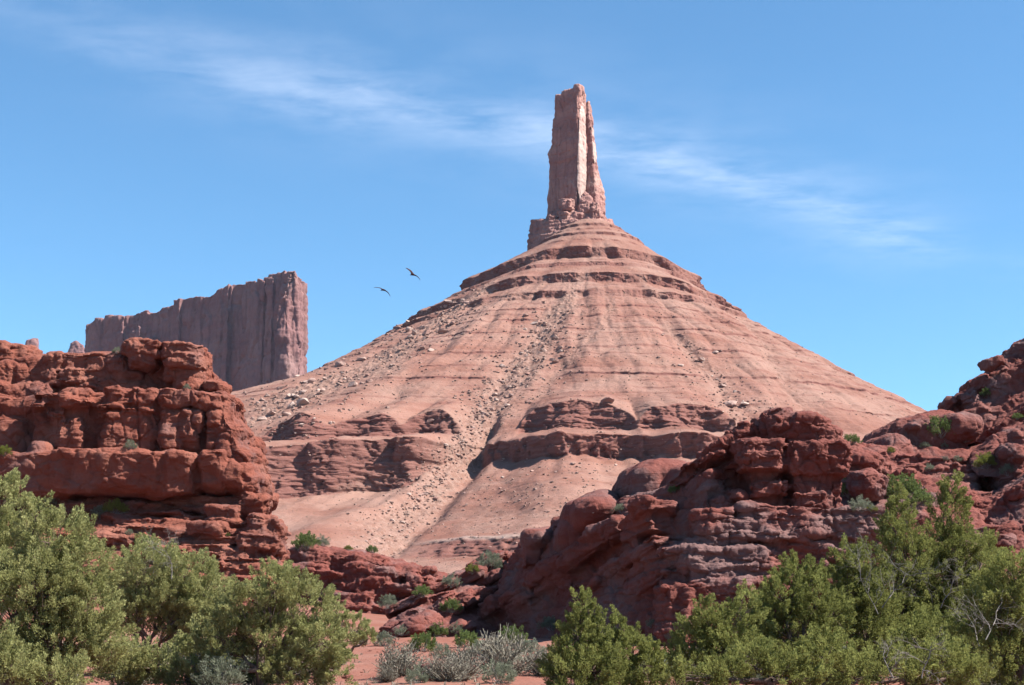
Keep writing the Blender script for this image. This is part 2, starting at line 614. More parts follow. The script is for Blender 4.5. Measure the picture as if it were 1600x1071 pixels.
CH = {
    'flank': (channel([(770, 440, 14), (700, 490, 34), (620, 545, 60), (520, 600, 66), (440, 630, 50), (408, 650, 30)]), 3.0, 1.0),
    'mid': (channel([(895, 455, 10), (865, 500, 28), (815, 560, 34), (775, 615, 30), (745, 655, 26), (722, 690, 24), (690, 725, 22), (650, 775, 26), (610, 815, 24), (580, 850, 26)]), 6.0, 1.0),
    'mid2': (channel([(960, 470, 6), (930, 520, 12), (880, 570, 12), (850, 600, 10)]), 3.5, 0.5),
    'right': (channel([(1040, 505, 8), (1085, 560, 16), (1120, 600, 18), (1145, 640, 24), (1165, 680, 22)]), 6.0, 0.6),
    'right2': (channel([(1150, 490, 8), (1200, 560, 14), (1240, 615, 16), (1280, 670, 16)]), 6.0, 0.45),
}
BANDS = [  # (H top, H bottom, reach, photo range of strength by theta given as px at front)
    (7, 9.5, 5, 0.8), (14, 15.2, 4, 0.7), (20, 22.5, 5, 0.85), (30, 31.5, 4, 0.7), (44, 52.6, 15, 1.0), (62, 66, 6, 0.8), (80, 88, 9, 0.9), (101, 107, 8, 0.85), (57, 58.5, 3, 0.5),
    (93, 94.0, 4, 0.5), (114, 114.8, 3, 0.5),
    (100, 100.8, 3, 0.5), (107, 107.8, 3, 0.5), (127, 127.7, 3, 0.5), (140, 140.7, 3, 0.5), (153, 153.7, 3, 0.5), (175, 175.7, 3, 0.5), (188, 188.7, 3, 0.5), (201, 201.7, 3, 0.5), (213, 213.7, 3, 0.5),
    (121, 122.2, 5, 0.8), (133, 134.4, 6, 0.85), (147, 148.0, 5, 0.8), (158, 158.8, 4, 0.6),
    (168, 169.3, 6, 0.9), (182, 182.8, 4, 0.6), (194, 195.4, 6, 0.9), (207, 207.9, 4, 0.7), (219, 219.9, 4, 0.7),
]


def build_hill():
    th = np.concatenate([np.linspace(-math.pi, -1.95, 70)[:-1], np.linspace(-1.95, -1.25, 160)[:-1], np.linspace(-1.25, 0.85, 1080)[:-1],
                         np.linspace(0.85, 1.95, 330)[:-1], np.linspace(1.95, math.pi, 70)])
    Hs = np.concatenate([np.linspace(-2.9, 300, 830)[:-1], np.linspace(300, 345, 110)[:-1], np.linspace(345, 384, 30)])
    T, H = np.meshgrid(th, Hs)
    sh = T.shape
    T = T.ravel()
    H = H.ravel()
    r0 = r_base(T, H)
    arc = T * 330.0                                  # metres along the flank, roughly
    big = np.stack([np.sin(T) * 3.0, np.cos(T) * 3.0, H * 0.004], 1)
    rib = np.stack([np.sin(T) * 9.0, np.cos(T) * 9.0, H * 0.006], 1)
    low = sstep(H, 60, 150)
    r = r0 + 5 * fbm(big, 3) * sstep(H, 10, 60)
    wpx = 0.5 * pn(np.stack([np.sin(T) * 6, np.cos(T) * 6, H * 0.03], 1))
    rib[:, 0] += wpx
    r += low * 6.0 * (np.abs(pn(rib)) * 1.6 - 0.4) + low * 5.0 * fbm(np.stack([np.sin(T) * 14, np.cos(T) * 14, H * 0.022], 1), 3)
    # gullies
    debris = np.zeros_like(r)
    for key, (q, depth, dm) in CH.items():
        tc0 = np.interp(H, q[:, 0], q[:, 1])
        w = np.interp(H, q[:, 0], q[:, 2]) * 0.42 / np.maximum(r0, 40)
        inn = sstep(H, q[0, 0] - 12, q[0, 0] + 10) * (1 - sstep(H, q[-1, 0] + 4, q[-1, 0] + 20))
        wob = 0.7 * pn(np.stack([arc / 30, H / 22, np.full_like(H, 3.3)], 1)) + 0.35 * pn(np.stack([arc / 9, H / 7, np.full_like(H, 1.3)], 1))
        g = np.exp(-(((T - tc0) / w + wob) ** 2)) * inn
        gw = np.exp(-((T - tc0) / (w * 2.2)) ** 2) * inn
        r -= depth * (0.7 * gw + 0.5 * g) * sstep(H, 60, 170) * (1.0 if key != 'mid' else 1 + 2.4 * sstep(H, 222, 265))
        debris = np.maximum(debris, dm * np.clip(g * 1.3, 0, 1))
    # rounded ribs between gullies
    for px, py, w, a in ((660, 590, 60, 6), (985, 560, 75, 9), (1165, 600, 45, 6), (1290, 620, 45, 6)):
        t0, _ = hill_hit(px, py)
        r += a * np.exp(-((T - t0) / (w * 0.42 / 200)) ** 2) * sstep(H, 95, 160)
    # lower bench: lobes of the cliff line in plan
    for px, w, a in ((485, 46, 38), (575, 24, 10), (665, 28, 16), (735, 14, -16), (890, 62, 26), (1065, 60, 20)):
        t0, _ = hill_hit(px, 705)
        r += a * np.exp(-((T - t0) / (w * 0.40 / 440)) ** 2) * sstep(H, 215, 250)
    cliff = np.zeros_like(r)
    slope_c = np.gradient(r_base(np.zeros(400), np.linspace(0, 300, 400)), np.linspace(0, 300, 400))
    dens = np.stack([arc / 26, H / 6, np.full_like(H, 9.0)], 1)
    jag = np.stack([np.sin(T) * r0 / 6.0, np.cos(T) * r0 / 6.0, H / 14], 1)
    jn = np.tanh(3.2 * pn(jag))
    jn2 = pn(jag * 2.3 + 5)
    zw = 1.0 * pn(np.stack([np.sin(T) * r0 / 40, np.cos(T) * r0 / 40, H * 0.02], 1))

    lftdip = 9.0 * sstep(-T, 0.24, 0.42) * sstep(H, 215, 235)

    sidedip = 15.0 * sstep(np.abs(T), 0.25, 1.05) * (1 - sstep(H, 95, 130)) * sstep(H, 25, 50)

    def band(t, b, reach, st, rough, cot=1.74, dn=None):
        nonlocal r, cliff
        h = H + zw - lftdip - sidedip
        D = cot * (b - t)
        d = np.where(h < t, 0.5 * sstep(h, t - reach, t), np.where(h < b, 0.5 - (h - t) / (b - t), -0.5 * (1 - np.clip((h - b) / (dn or reach), 0, 1))))
        r += D * d * st
        inb = sstep(h, t - 0.6, t + 0.3) * (1 - sstep(h, b - 0.2, b + 1.0))
        r += rough * inb * st * (jn + 0.5 * jn2)
        if np.ndim(b - t) == 0 and 3 < b - t < 11:
            r += inb * st * 1.6 * (h01(np.floor(T * r0 / 5.5 + jn2 * 0.4 + t) * 74.7) - 0.5)
        cliff = np.maximum(cliff, inb * np.clip(st * 1.15, 0, 1))

    for k, (t, b, reach, s) in enumerate(BANDS):
        vis = sstep(pn(np.stack([arc / 60 + k * 7.7, H * 0.0 + k * 3.1, H * 0], 1)), -0.3, 0.2)
        if s > 0.75:
            vis = 0.55 + 0.45 * vis
        st = s * vis * (1 - 0.9 * debris) * (1.0 if b - t < 3 else 1.0)
        band(t, b, reach, st, 0.9 if b - t > 4 else 0.25, 1.95 if b - t > 8.5 else 1.74)
    # lower bench cliffs: thinly bedded domes above a blocky band, bedded foot below
    front = (1 - sstep(T, 0.16, 0.26)) * (1 - sstep(-T, 0.62, 0.8))
    dome = np.zeros_like(r)
    for px, py, w, hh in ((480, 690, 64, 1.0), (578, 690, 44, .8), (668, 690, 50, .9), (900, 668, 92, 1.0), (1075, 670, 84, .9)):
        t0, _ = hill_hit(px, py)
        u = (T - t0) / (w * 0.38 / 400) + 0.12 * pn(np.stack([T * 50, H * 0, H * 0 + px], 1))
        dome = np.maximum(dome, hh * np.clip(1 - u * u, 0, 1) ** 0.6)
    nodeb = 1 - 0.85 * np.clip(debris * 1.3, 0, 1)
    HB = 253.0
    def cells(seed, w):
        u = T * 440.0 / w + 0.35 * pn(np.stack([T * 60, H / 9, H * 0 + seed], 1)) + seed
        jj = np.floor(u)
        g = u - jj
        a0, a1 = h01(jj * 74.7 + seed), h01((jj + 1) * 74.7 + seed)
        return a0 + (a1 - a0) * sstep(g, 0.86, 1.0) - 0.5 - 0.3 * np.exp(-((1 - g) / 0.07) ** 2)

    def beds(t, b, h, amp, msk):
        nonlocal r
        x = (H + zw - lftdip + 0.3 * jn2) / h
        x = x + 0.8 * np.sin(x * 0.7)
        i0 = np.floor(x)
        f0 = x - i0
        q0, q1 = h01(i0 * 17.3 + 3), h01((i0 + 1) * 17.3 + 3)
        st = q0 + (q1 - q0) * sstep(f0, 0.75, 1.0) - 0.5 - 0.4 * np.exp(-((1 - f0) / 0.12) ** 2)
        inb = sstep(H - lftdip, t - 1, t + 1) * (1 - sstep(H - lftdip, b - 1, b + 1))
        r += amp * st * inb * msk

    dm = dome * nodeb
    on = sstep(dm, 0.12, 0.3)
    band(HB - 9.5 - 18.5 * np.maximum(dm, 0.05), HB - 9, 20, on, 0.8, 2.1, 8.5)
    beds(HB - 28, HB - 8, 2.3, 2.0, on)
    t0, _ = hill_hit(520, 760)
    t1, _ = hill_hit(760, 760)
    t2, _ = hill_hit(650, 760)
    lf = (1 - sstep(np.abs(T - t0), 0.26, 0.36)) * nodeb * (1 - sstep(T, t2 - 0.03, t2 + 0.02))
    rf = sstep(T, t1 - 0.02, t1 + 0.05) * (1 - sstep(T, t1 + 0.1, t1 + 0.25))
    fm = np.maximum(lf, rf * 0.08)
    msk = front * (0.4 + 0.6 * nodeb)
    bury = 2.5 * pn(np.stack([T * 22, H * 0, H * 0 + 2], 1)) + 1.5 * pn(np.stack([T * 60, H * 0, H * 0 + 6], 1))
    band(HB + 0.6 * bury, HB + 11.5 + 17.5 * fm - 1.5 * bury, 13, 1.0 * msk, 0.8, 2.12, 20)
    inb = sstep(H - lftdip, HB - 0.5, HB + 0.5) * (1 - sstep(H - lftdip, HB + 11.5, HB + 13))
    r += inb * msk * (4.6 * cells(3.0, 11.0) + 2.4 * cells(8.0, 4.5))
    beds(HB + 12.5, HB + 30, 2.0, 1.3, fm)
    # the low red ledge near the foot
    ta, _ = hill_hit(600, 872)
    tb, _ = hill_hit(835, 862)
    lo = sstep(T, ta - 0.02, ta + 0.05) * (1 - sstep(T, tb + 0.05, tb + 0.2))
    _, HL = hill_hit(740, 862)
    band(HL - 6, HL + 3, 6, 1.0 * lo, 0.8)
    r += lo * sstep(H, HL - 6.5, HL - 5.5) * (1 - sstep(H, HL + 2, HL + 4)) * 2.5 * cells(5.0, 8.0)
    pale = sstep(H + zw, HL - 8.5, HL - 6.2) * (1 - sstep(H + zw, HL - 6.0, HL - 4.6)) * lo
    # erosion rills and rubble
    rill = np.stack([np.sin(T) * 46 + 0.8 * wpx, np.cos(T) * 46, H * 0.02], 1)
    rp = sstep(pn(np.stack([np.sin(T) * 8, np.cos(T) * 8, H * 0.015 + 9], 1)), -0.1, 0.35)
    r -= (0.8 * np.abs(pn(rill)) + 0.4 * np.abs(pn(rill * 2.3))) * rp * (1 - cliff) * sstep(H, 60, 110)
    # broken faces on every cliff band
    ci = np.nonzero((cliff > 0.08) & (np.abs(T) < 1.3))[0]
    pc = np.stack([r[ci] * np.sin(T[ci]), -r[ci] * np.cos(T[ci]), -H[ci]], 1).astype(np.float32)
    tall = 0.35 + 0.65 * sstep(H[ci], 205, 225)
    r[ci] += cliff[ci] * tall * (1.9 * facet(pc, 10.0, 15.0, 2.2, 0.05) + 0.8 * facet(pc, 4.5, 3.2, 5.1, 0.06))
    pos = np.stack([r * np.sin(T) + APEX.x, -r * np.cos(T) + APEX.y, ZA - H], 1)
    rub = np.maximum(0, fbm(pos / 5.0, 3)) * debris * 2.6
    pos[:, 2] += rub + 0.35 * fbm(pos / 3.0, 2) * (1 - cliff) + 0.9 * fbm(pos / 14.0 + 5, 2) * sstep(H, 60, 100)
    nr, nc = sh
    q = grid_quads(nr, nc)[:, ::-1]
    me = mesh_np('hill', pos, q)
    # a broad scree apron of fine debris just under the upper ledges
    scree = sstep(pn(np.stack([arc / 22, H / 30, H * 0], 1)), 0.0, 0.4) * sstep(H, 76, 84) * (1 - sstep(H, 100, 135))
    debris = np.maximum(debris, 0.6 * scree)
    low_sc = 0.45 * sstep(pn(np.stack([arc / 18, H / 20, H * 0 + 4], 1)), 0.1, 0.4) * sstep(H, HB + 15, HB + 30)
    debris = np.maximum(debris, low_sc)
    colattr(me, 'kind', np.stack([cliff, debris, pale], 1))
    o = link('hill', me, M_HILL)
    o['kind'] = 'structure'
    return o


HILL = build_hill()
print('hill', len(HILL.data.vertices))


# ------------------------------------------------------------------ the rock tower on the hill
def prism(R, levels):
    """stack of plan outlines: [(py, [(px, dY), ...]), ...] from top to bottom, lofted pairwise"""
    for (ya, pa), (yb, pb) in zip(levels[:-1], levels[1:]):
        R.hull3([P(x, ya - 1.5, HY + d) for x, d in pa] + [P(x, yb + 1.5, HY + d) for x, d in pb])


def build_tower():
    base = Vector((APEX.x, APEX.y, ZA - 12))
    root = thing('rock_tower', 'tall narrow rock tower standing alone on top of the cone shaped hill', 'rock tower', base)

    def part(name, R, voxel, mat=None, **kw):
        me = weather(R.fuse(voxel), **kw)
        co = get_co(me) - np.array(base[:], np.float32)
        me.vertices.foreach_set('co', co.ravel())
        me.update()
        return link(name, me, mat or M_TOWER, root)

    R = Rock()
    # main slab: broad face turned left, narrow bright face turned right
    prism(R, [(150, [(868, 15), (902, 0), (914, 10), (893, 24)]),
              (200, [(866, 16), (902, -1), (915, 10), (895, 26)]),
              (240, [(861, 14), (902, 0), (916, 11), (897, 28)]),
              (290, [(859, 14), (900, -1), (915, 11), (898, 30)]),
              (352, [(857, 15), (900, -2), (912, 9), (900, 32)])])
    R.hull3([P(x, y, HY + d) for x, y, d in ((896, 133, 2), (905, 132, 1), (911, 137, 7), (902, 135, 12), (897, 170, 2), (904, 170, 0), (912, 170, 7), (895, 170, 14))])
    R.hull3([P(x, y, HY + d) for x, y, d in ((879, 143, 9), (897, 138, 4), (898, 160, 16), (880, 160, 20), (879, 160, 9), (897, 160, 3))])
    R.hull3([P(x, y, HY + d) for x, y, d in ((866, 205, 12), (875, 200, 9), (858, 245, 14), (872, 250, 8), (858, 345, 16), (872, 345, 8), (880, 345, 24), (868, 215, 22))])
    part('spire', R, 0.6, fac=((9, 34, 0.9), (4, 10, 0.35)), beds=((16, 0.9), (4.5, 0.3)), inflate=0.9, block=0.8, crack=1.0, crack_s=9, grain=0.45, grain_s=5, big=0.6, big_s=22, seed=2.2, smooth=1)
    R = Rock()
    prism(R, [(184, [(914, 18), (920, 13), (925, 20), (920, 30)]),
              (215, [(911, 18), (924, 12), (929, 22), (918, 34)]),
              (255, [(910, 18), (926, 12), (932, 22), (915, 38)]),
              (282, [(908, 18), (929, 9), (939, 20), (915, 40)]),
              (310, [(906, 16), (931, 4), (944, 18), (915, 42)]),
              (345, [(900, 14), (931, 0), (943, 16), (915, 44)])])
    R.hull3([P(x, y, HY + d) for x, y, d in ((915, 162, 17), (919, 159, 15), (922, 163, 18), (918, 160, 22), (913, 190, 18), (920, 192, 13), (925, 192, 20), (917, 192, 28))])
    R.hull3([P(x, y, HY + d) for x, y, d in ((907, 312, -1), (914, 298, 3), (925, 310, -2), (908, 335, -7), (930, 335, -7), (925, 335, 10), (908, 330, 10))])
    part('pinnacle', R, 0.6, fac=((6, 18, 0.7),), beds=((9, 0.9), (3, 0.4)), inflate=0.8, block=0.8, crack=1.2, crack_s=7, grain=0.6, grain_s=5, big=0.7, big_s=14, seed=5.1, smooth=1)
    R = Rock()                                    # sunny edge of the spire, sunlight painted in by paler colour; pinnacle strip follows
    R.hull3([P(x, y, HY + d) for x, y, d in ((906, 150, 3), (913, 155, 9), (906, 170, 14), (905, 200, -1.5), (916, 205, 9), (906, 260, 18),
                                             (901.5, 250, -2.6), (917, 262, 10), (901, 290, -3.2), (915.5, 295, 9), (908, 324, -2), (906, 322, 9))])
    part('sunlit_face', R, 0.55, M_SUNLIT, block=0.8, beds=((14, 0.5), (4, 0.25)), crack=0.5, crack_s=9, grain=0.35, grain_s=4, big=0.3, big_s=14, seed=3.1, smooth=1)
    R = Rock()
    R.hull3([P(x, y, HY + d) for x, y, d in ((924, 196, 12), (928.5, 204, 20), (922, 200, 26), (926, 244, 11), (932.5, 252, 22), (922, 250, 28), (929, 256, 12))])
    part('sunlit_face', R, 0.5, M_SUNLIT, block=0.8, beds=((14, 0.5), (4, 0.25)), crack=0.5, crack_s=9, grain=0.35, grain_s=4, big=0.3, big_s=14, seed=4.1, smooth=1)
    R = Rock()
    rr = random.Random(3)
    prism(R, [(332, [(860, 6), (885, -9), (925, -10), (944, 2), (935, 40), (880, 40)]),
              (345, [(848, 6), (880, -15), (930, -15), (950, 4), (940, 45), (870, 45)])])
    prism(R, [(345, [(829, 10), (860, -12), (900, -20), (950, -14), (958, 8), (945, 50), (850, 50)]),
              (366, [(826, 10), (858, -17), (900, -27), (960, -17), (966, 8), (950, 56), (840, 56)])])
    prism(R, [(368, [(826, 8), (852, -17), (890, -24), (920, -20), (950, 30), (840, 56)]),
              (396, [(822, 8), (848, -21), (885, -28), (930, -20), (960, 30), (836, 60)])])
    for k in range(16):
        x = rr.uniform(862, 940)
        y = rr.uniform(316, 345)
        w = rr.uniform(4, 10)
        R.box(x - w, x + w, y - w * .8, y + w * 1.2, HY - 14 + rr.uniform(0, 7), 12, 5, rr.uniform(-8, 8), rr.uniform(-40, 40))
    part('plinth', R, 0.6, fac=((5, 3, 0.7),), beds=((3.6, 1.0), (1.5, 0.45)), crack=1.0, crack_s=5, grain=0.7, grain_s=4, big=0.8, big_s=12, seed=8.3, smooth=1)
    return root


build_tower()


# ------------------------------------------------------------------ the distant mesa and the small far rocks
def build_mesa():
    # a long wall seen end-on from the right: near right end, running away to the left
    def pt(s, d, py_top):          # s: 0 near right end .. 1 far left end ; d: metres behind the front face
        px = 462 + (140 - 462) * s
        Y = 2000 + 300 * max(s, 0.0) ** 0.9
        q = P(px, py_top, Y)
        n = Vector((0.10, 0.99, 0)) * d
        return q + n
    ns = 30
    R = Rock()
    top = lambda s: np.interp(s, [0, 0.03, 0.10, 0.14, 0.2, 0.33, 0.37, 0.42, 0.55, 0.60, 0.64, 0.75, 0.80, 0.85, 0.95, 1.0], [423, 425, 429, 435, 438, 447, 459, 462, 467, 470, 482, 487, 494, 493, 498, 503])
    rr = random.Random(9)
    cuts = [0.0]
    while cuts[-1] < 1:
        cuts.append(cuts[-1] + rr.choice((.012, .02, .03, .05, .07, .09)))
    for c0, c1 in zip(cuts[:-1], cuts[1:]):
        s0, s1 = c0, min(c1 + 0.008, 1.02)
        j = rr.uniform(-3, 3)
        t0, t1 = top(s0) + rr.choice((-3, -1, 0, 1, 2.5, 5)), top(min(1, s1)) + rr.choice((-3, -1, 0, 1, 2.5, 5))
        f = rr.choice((-5, -2, 0, 1, 3, 6))
        pts = [pt(s0, f, t0), pt(s1, f, t1), pt(s0, 75, t0 - 4), pt(s1, 75, t1 - 4)]
        bot = [Vector((p.x, p.y, 60)) for p in (pt(s0, f - 8, t0), pt(s1, f - 8, t1), pt(s0, 85, t0), pt(s1, 85, t1))]
        R.hull3(pts + bot)
    # flutes and buttresses down the face
    for k in range(11):
        s = rr.uniform(0.02, 0.97)
        w = rr.uniform(0.008, 0.02)
        tt = top(s) + rr.uniform(4, 60)
        a, b = pt(s - w, -9, tt), pt(s + w, -9, tt)
        R.hull3([a, b, pt(s - w * .6, 10, tt - 6), pt(s + w * .6, 10, tt - 6)] + [Vector((p.x, p.y, 60)) for p in (pt(s - w * 1.5, -13, tt), pt(s + w * 1.5, -13, tt), pt(s - w, 10, tt), pt(s + w, 10, tt))])
    # right end: bright prow facing the sun
    R.hull3([P(448, 424, 2000), P(463, 421, 2004), P(466, 440, 2030), P(455, 430, 2060),
             P(452, 620, 1985), P(472, 620, 1992), P(477, 620, 2035), P(455, 620, 2060)])
    R.hull3([P(432, 470, 1993), P(446, 452, 1990), P(452, 470, 1994), P(425, 620, 1984), P(452, 620, 1980), P(455, 620, 2010), P(430, 620, 2012)])
    me = weather(R.fuse(1.5), fac=((22, 90, 2.6), (10, 30, 1.0)), beds=((30, 1.6), (9, 0.7)), crack=2.6, crack_s=26, grain=1.5, grain_s=12, big=2.4, big_s=50, seed=3.4, smooth=1)
    base = P(300, 600, 2100)
    co = get_co(me) - np.array(base[:], np.float32)
    me.vertices.foreach_set('co', co.ravel())
    me.update()
    tag(link('mesa', me, M_MESA, None, base), 'long flat topped mesa with a sheer shaded wall, far behind the left cliff', 'mesa')


build_mesa()


def rock_object(name, R, voxel, mat, label=None, cat=None, parent=None, base=None, group=None, **kw):
    me = weather(R.fuse(voxel), **kw)
    co = get_co(me)
    if base is None:
        base = Vector(((co[:, 0].min() + co[:, 0].max()) / 2, (co[:, 1].min() + co[:, 1].max()) / 2, co[:, 2].min()))
    me.vertices.foreach_set('co', (co - np.array(base[:], np.float32)).astype(np.float32).ravel())
    me.update()
    o = link(name, me, mat, parent, None if parent else base)
    if label:
        tag(o, label, cat, group)
    return o


R = Rock()
R.hull([(41, 532, 2600), (52, 527, 2600), (60, 528, 2605), (58, 535, 2620), (40, 575, 2595), (56, 575, 2598), (58, 575, 2620), (44, 575, 2620)])
rock_object('rock_spire', R, 1.4, M_MESA, 'small pale rock spire poking up at the far left behind the cliff', 'rock spire', beds=((14, 1.2), (5, 0.5)), crack=1.5, crack_s=9, grain=1, grain_s=8, big=1.5, big_s=20, seed=1.1)
R = Rock()
R.hull([(110, 538, 2700), (120, 532, 2700), (131, 540, 2700), (135, 575, 2690), (100, 575, 2690), (125, 575, 2760), (112, 535, 2740)])
rock_object('far_peak', R, 1.6, M_MESA, 'tiny dark rounded peak showing just left of the mesa', 'rock peak', beds=((14, 1.2), (5, 0.5)), crack=1.5, crack_s=9, grain=1, grain_s=8, big=1.5, big_s=20, seed=1.7)
# ------------------------------------------------------------------ left cliff: rounded red sandstone, about 20 m high, 150 m away
def build_left_cliff():
    base = P(200, 930, 150)
    root = thing('sandstone_cliff', 'big rounded red sandstone cliff with a bench and layered foot, left side of the valley', 'rock cliff', base)

    def part(name, R, voxel, **kw):
        return rock_object(name, R, voxel, M_NEAR, parent=root, base=base, **kw)

    rr = random.Random(11)
    R = Rock()                                                     # top tier
    R.box(60, 312, 556, 626, 152.6, 14, 5)
    R.box(58, 205, 545, 602, 151, 16, 3.2)
    R.box(-60, 112, 562, 650, 151.5, 16, 3)
    R.box(20, 90, 556, 610, 152, 14, 3)
    R.box(-160, 30, 585, 700, 153, 16, 3)
    R.box(150, 300, 574, 618, 153.2, 14, 4)
    R.box(195, 306, 560, 622, 152, 12, 4)
    R.box(110, 190, 585, 622, 151.2, 12, 3.2)
    R.box(160, 235, 562, 600, 151.8, 12, 3)
    R.box(-20, 70, 590, 690, 149.5, 14, 3)
    R.box(-120, 40, 640, 740, 147.5, 14, 3)
    R.box(70, 130, 570, 600, 150.2, 10, 3)
    R.box(262, 322, 596, 632, 151, 10, 3)
    for k in range(10):
        x = rr.uniform(110, 300)
        y = rr.uniform(590, 612)
        w = rr.uniform(8, 22)
        R.box(x - w, x + w, y - w * .4, y + w * .45, 150.2 + rr.uniform(0, 1.6), 6, 3, rr.uniform(-12, 12), rr.uniform(-20, 20))
    part('upper_tier', R, 0.105, fac=((1.9, 1.1, 0.26), (0.8, 0.5, 0.09)), beds=((1.5, 0.30), (0.5, 0.10)), crack=0.3, crack_s=5, grain=0.16, grain_s=1.6, big=0.35, big_s=4, seed=1.3)
    R = Rock()                                                     # columned wall
    R.box(50, 350, 608, 715, 146.3, 14, 5)
    R.box(325, 380, 660, 745, 145.6, 14, 3)
    R.box(60, 120, 604, 712, 145.6, 14, 3.4, yaw=11)
    R.box(113, 146, 612, 705, 146.6, 12, 3.6, yaw=11)
    R.box(137, 231, 606, 712, 145, 14, 3.8, yaw=11)
    R.box(150, 190, 604, 640, 144.6, 10, 3, yaw=11)
    R.box(188, 228, 602, 640, 144.5, 10, 3, yaw=11)
    R.box(70, 130, 616, 640, 144.8, 10, 3, yaw=11)
    R.box(143, 226, 640, 708, 144.4, 10, 3.4, yaw=11)
    R.box(74, 112, 645, 708, 144.7, 10, 3, yaw=11)
    R.box(233, 301, 612, 712, 144.9, 14, 4, yaw=11)
    R.box(231, 300, 605, 636, 144.2, 12, 3.2, 3, yaw=11)
    R.box(238, 270, 640, 705, 144.2, 10, 3, yaw=11)
    R.box(266, 300, 636, 690, 144.0, 10, 3, yaw=11)
    R.box(307, 345, 625, 714, 144.6, 14, 4, yaw=11)
    R.box(300, 352, 612, 640, 144.3, 12, 3, 8)
    R.box(310, 344, 640, 668, 143.9, 9, 3, yaw=11)
    R.box(308, 342, 668, 712, 144.2, 9, 3, yaw=11)
    R.hull([(330, 618, 146.5), (350, 612, 147), (362, 640, 147), (386, 690, 147), (398, 748, 146), (345, 760, 143.5), (386, 762, 143.6),
            (336, 640, 144.4), (352, 650, 143.7), (372, 700, 143.3), (372, 650, 158), (390, 700, 158), (398, 750, 158), (345, 615, 158)])
    R.box(338, 376, 648, 700, 143.4, 10, 2.8, 25)
    R.box(352, 394, 690, 745, 143.2, 10, 2.8, 15)
    R.box(322, 362, 606, 632, 146, 8, 2.6)
    R.box(-70, 66, 610, 720, 148, 16, 3.2)
    R.box(-120, 10, 650, 720, 146, 14, 3, yaw=11)
    for k in range(14):
        x = rr.uniform(60, 230)
        y = rr.choice((612, 630, 642)) + rr.uniform(-4, 4)
        w = rr.uniform(12, 30)
        R.box(x - w, x + w, y - 5, y + 6, 144.3 + rr.uniform(-0.2, .7), 8, 3, rr.uniform(-5, 5), rr.uniform(-10, 10))
    part('columned_wall', R, 0.1, fac=((2.0, 2.2, 0.24), (0.9, 0.7, 0.08)), beds=((1.9, 0.26), (0.5, 0.09), (0.22, 0.03)), crack=0.28, crack_s=4.5, grain=0.12, grain_s=1.5, big=0.35, big_s=3.2, seed=4.1)
    R = Rock()                                                     # bench below the wall
    R.box(-160, 110, 702, 776, 141.8, 14, 4, shear=0.24)
    R.box(70, 232, 700, 770, 141, 14, 4, shear=0.24)
    R.box(150, 250, 703, 768, 140.7, 14, 3.4, shear=0.24)
    R.box(222, 303, 702, 775, 141.2, 14, 4, shear=0.24)
    R.box(308, 350, 700, 768, 141.6, 14, 3.4, shear=0.24)
    R.box(334, 392, 706, 772, 141.6, 14, 2.8, 14)
    R.box(362, 402, 728, 786, 142, 12, 2.6, 18)
    R.box(36, 68, 688, 716, 142.3, 5, 2.3)
    R.box(-30, 400, 755, 800, 146, 14, 6)
    part('bench', R, 0.105, fac=((2.6, 1.8, 0.16), (0.9, 0.7, 0.07)), block=0.45, beds=((2.6, 0.20), (0.7, 0.06)), crack=0.3, crack_s=6, grain=0.14, grain_s=1.5, big=0.3, big_s=4, seed=6.6)
    R = Rock()                                                     # layered foot
    R.hull([(-160, 772, 152), (402, 772, 152), (-160, 1040, 122), (428, 1040, 126), (-160, 1040, 160), (428, 1040, 160), (-160, 772, 165), (402, 772, 165), (424, 850, 144)])
    for k in range(260):
        f = rr.random()
        y = 782 + 170 * f
        x = rr.uniform(-80, 400)
        w = min(rr.uniform(30, 120) * (0.6 if x > 330 else 1), 400 - x + 26)
        h = rr.uniform(2.5, 7.5)
        Y = 145.5 - 14 * f + rr.uniform(-1, 1.2)
        R.box(x - w, min(x + w, 398 + 0.22 * (y - 780)), y - h, y + h, Y, rr.uniform(5, 9), 7, rr.uniform(-2, 3), rr.uniform(-10, 22), 0, 0.16)
    for a in ((322, 374, 788, 822, 140.5, 6, 3), (378, 426, 800, 848, 139, 8, 3), (360, 422, 832, 860, 137.6, 8, 4), (384, 426, 850, 912, 139, 10, 3.4),
              (300, 352, 815, 836, 138.6, 5, 3.6), (345, 402, 856, 880, 137.6, 7, 3.6), (402, 430, 815, 870, 141, 9, 3), (358, 404, 770, 808, 142, 9, 3), (372, 428, 880, 960, 137, 10, 3.6)):
        R.box(*a, roll=rr.uniform(-4, 12), yaw=rr.uniform(-15, 15))
    part('layered_foot', R, 0.11, fac=((1.7, 0.6, 0.22), (0.7, 0.3, 0.09)), block=0.9, jw=4.0, beds=((0.62, 0.30), (0.26, 0.12)), crack=0.12, crack_s=3.2, grain=0.13, grain_s=1.6, big=0.35, big_s=4, seed=2.9)
    R = Rock()                                                     # pale outcrop behind, at the far left edge
    R.box(-80, 40, 528, 620, 172, 12, 3, 6)
    R.box(-60, 22, 530, 560, 171, 9, 3, 6)
    R.box(0, 52, 542, 600, 173, 9, 3, 14)
    part('rear_outcrop', R, 0.17, fac=((1.7, 0.7, 0.22),), beds=((0.9, 0.35), (0.4, 0.15)), crack=0.3, crack_s=3, grain=0.2, grain_s=1.6, big=0.4, big_s=4, seed=9.1)


build_left_cliff()

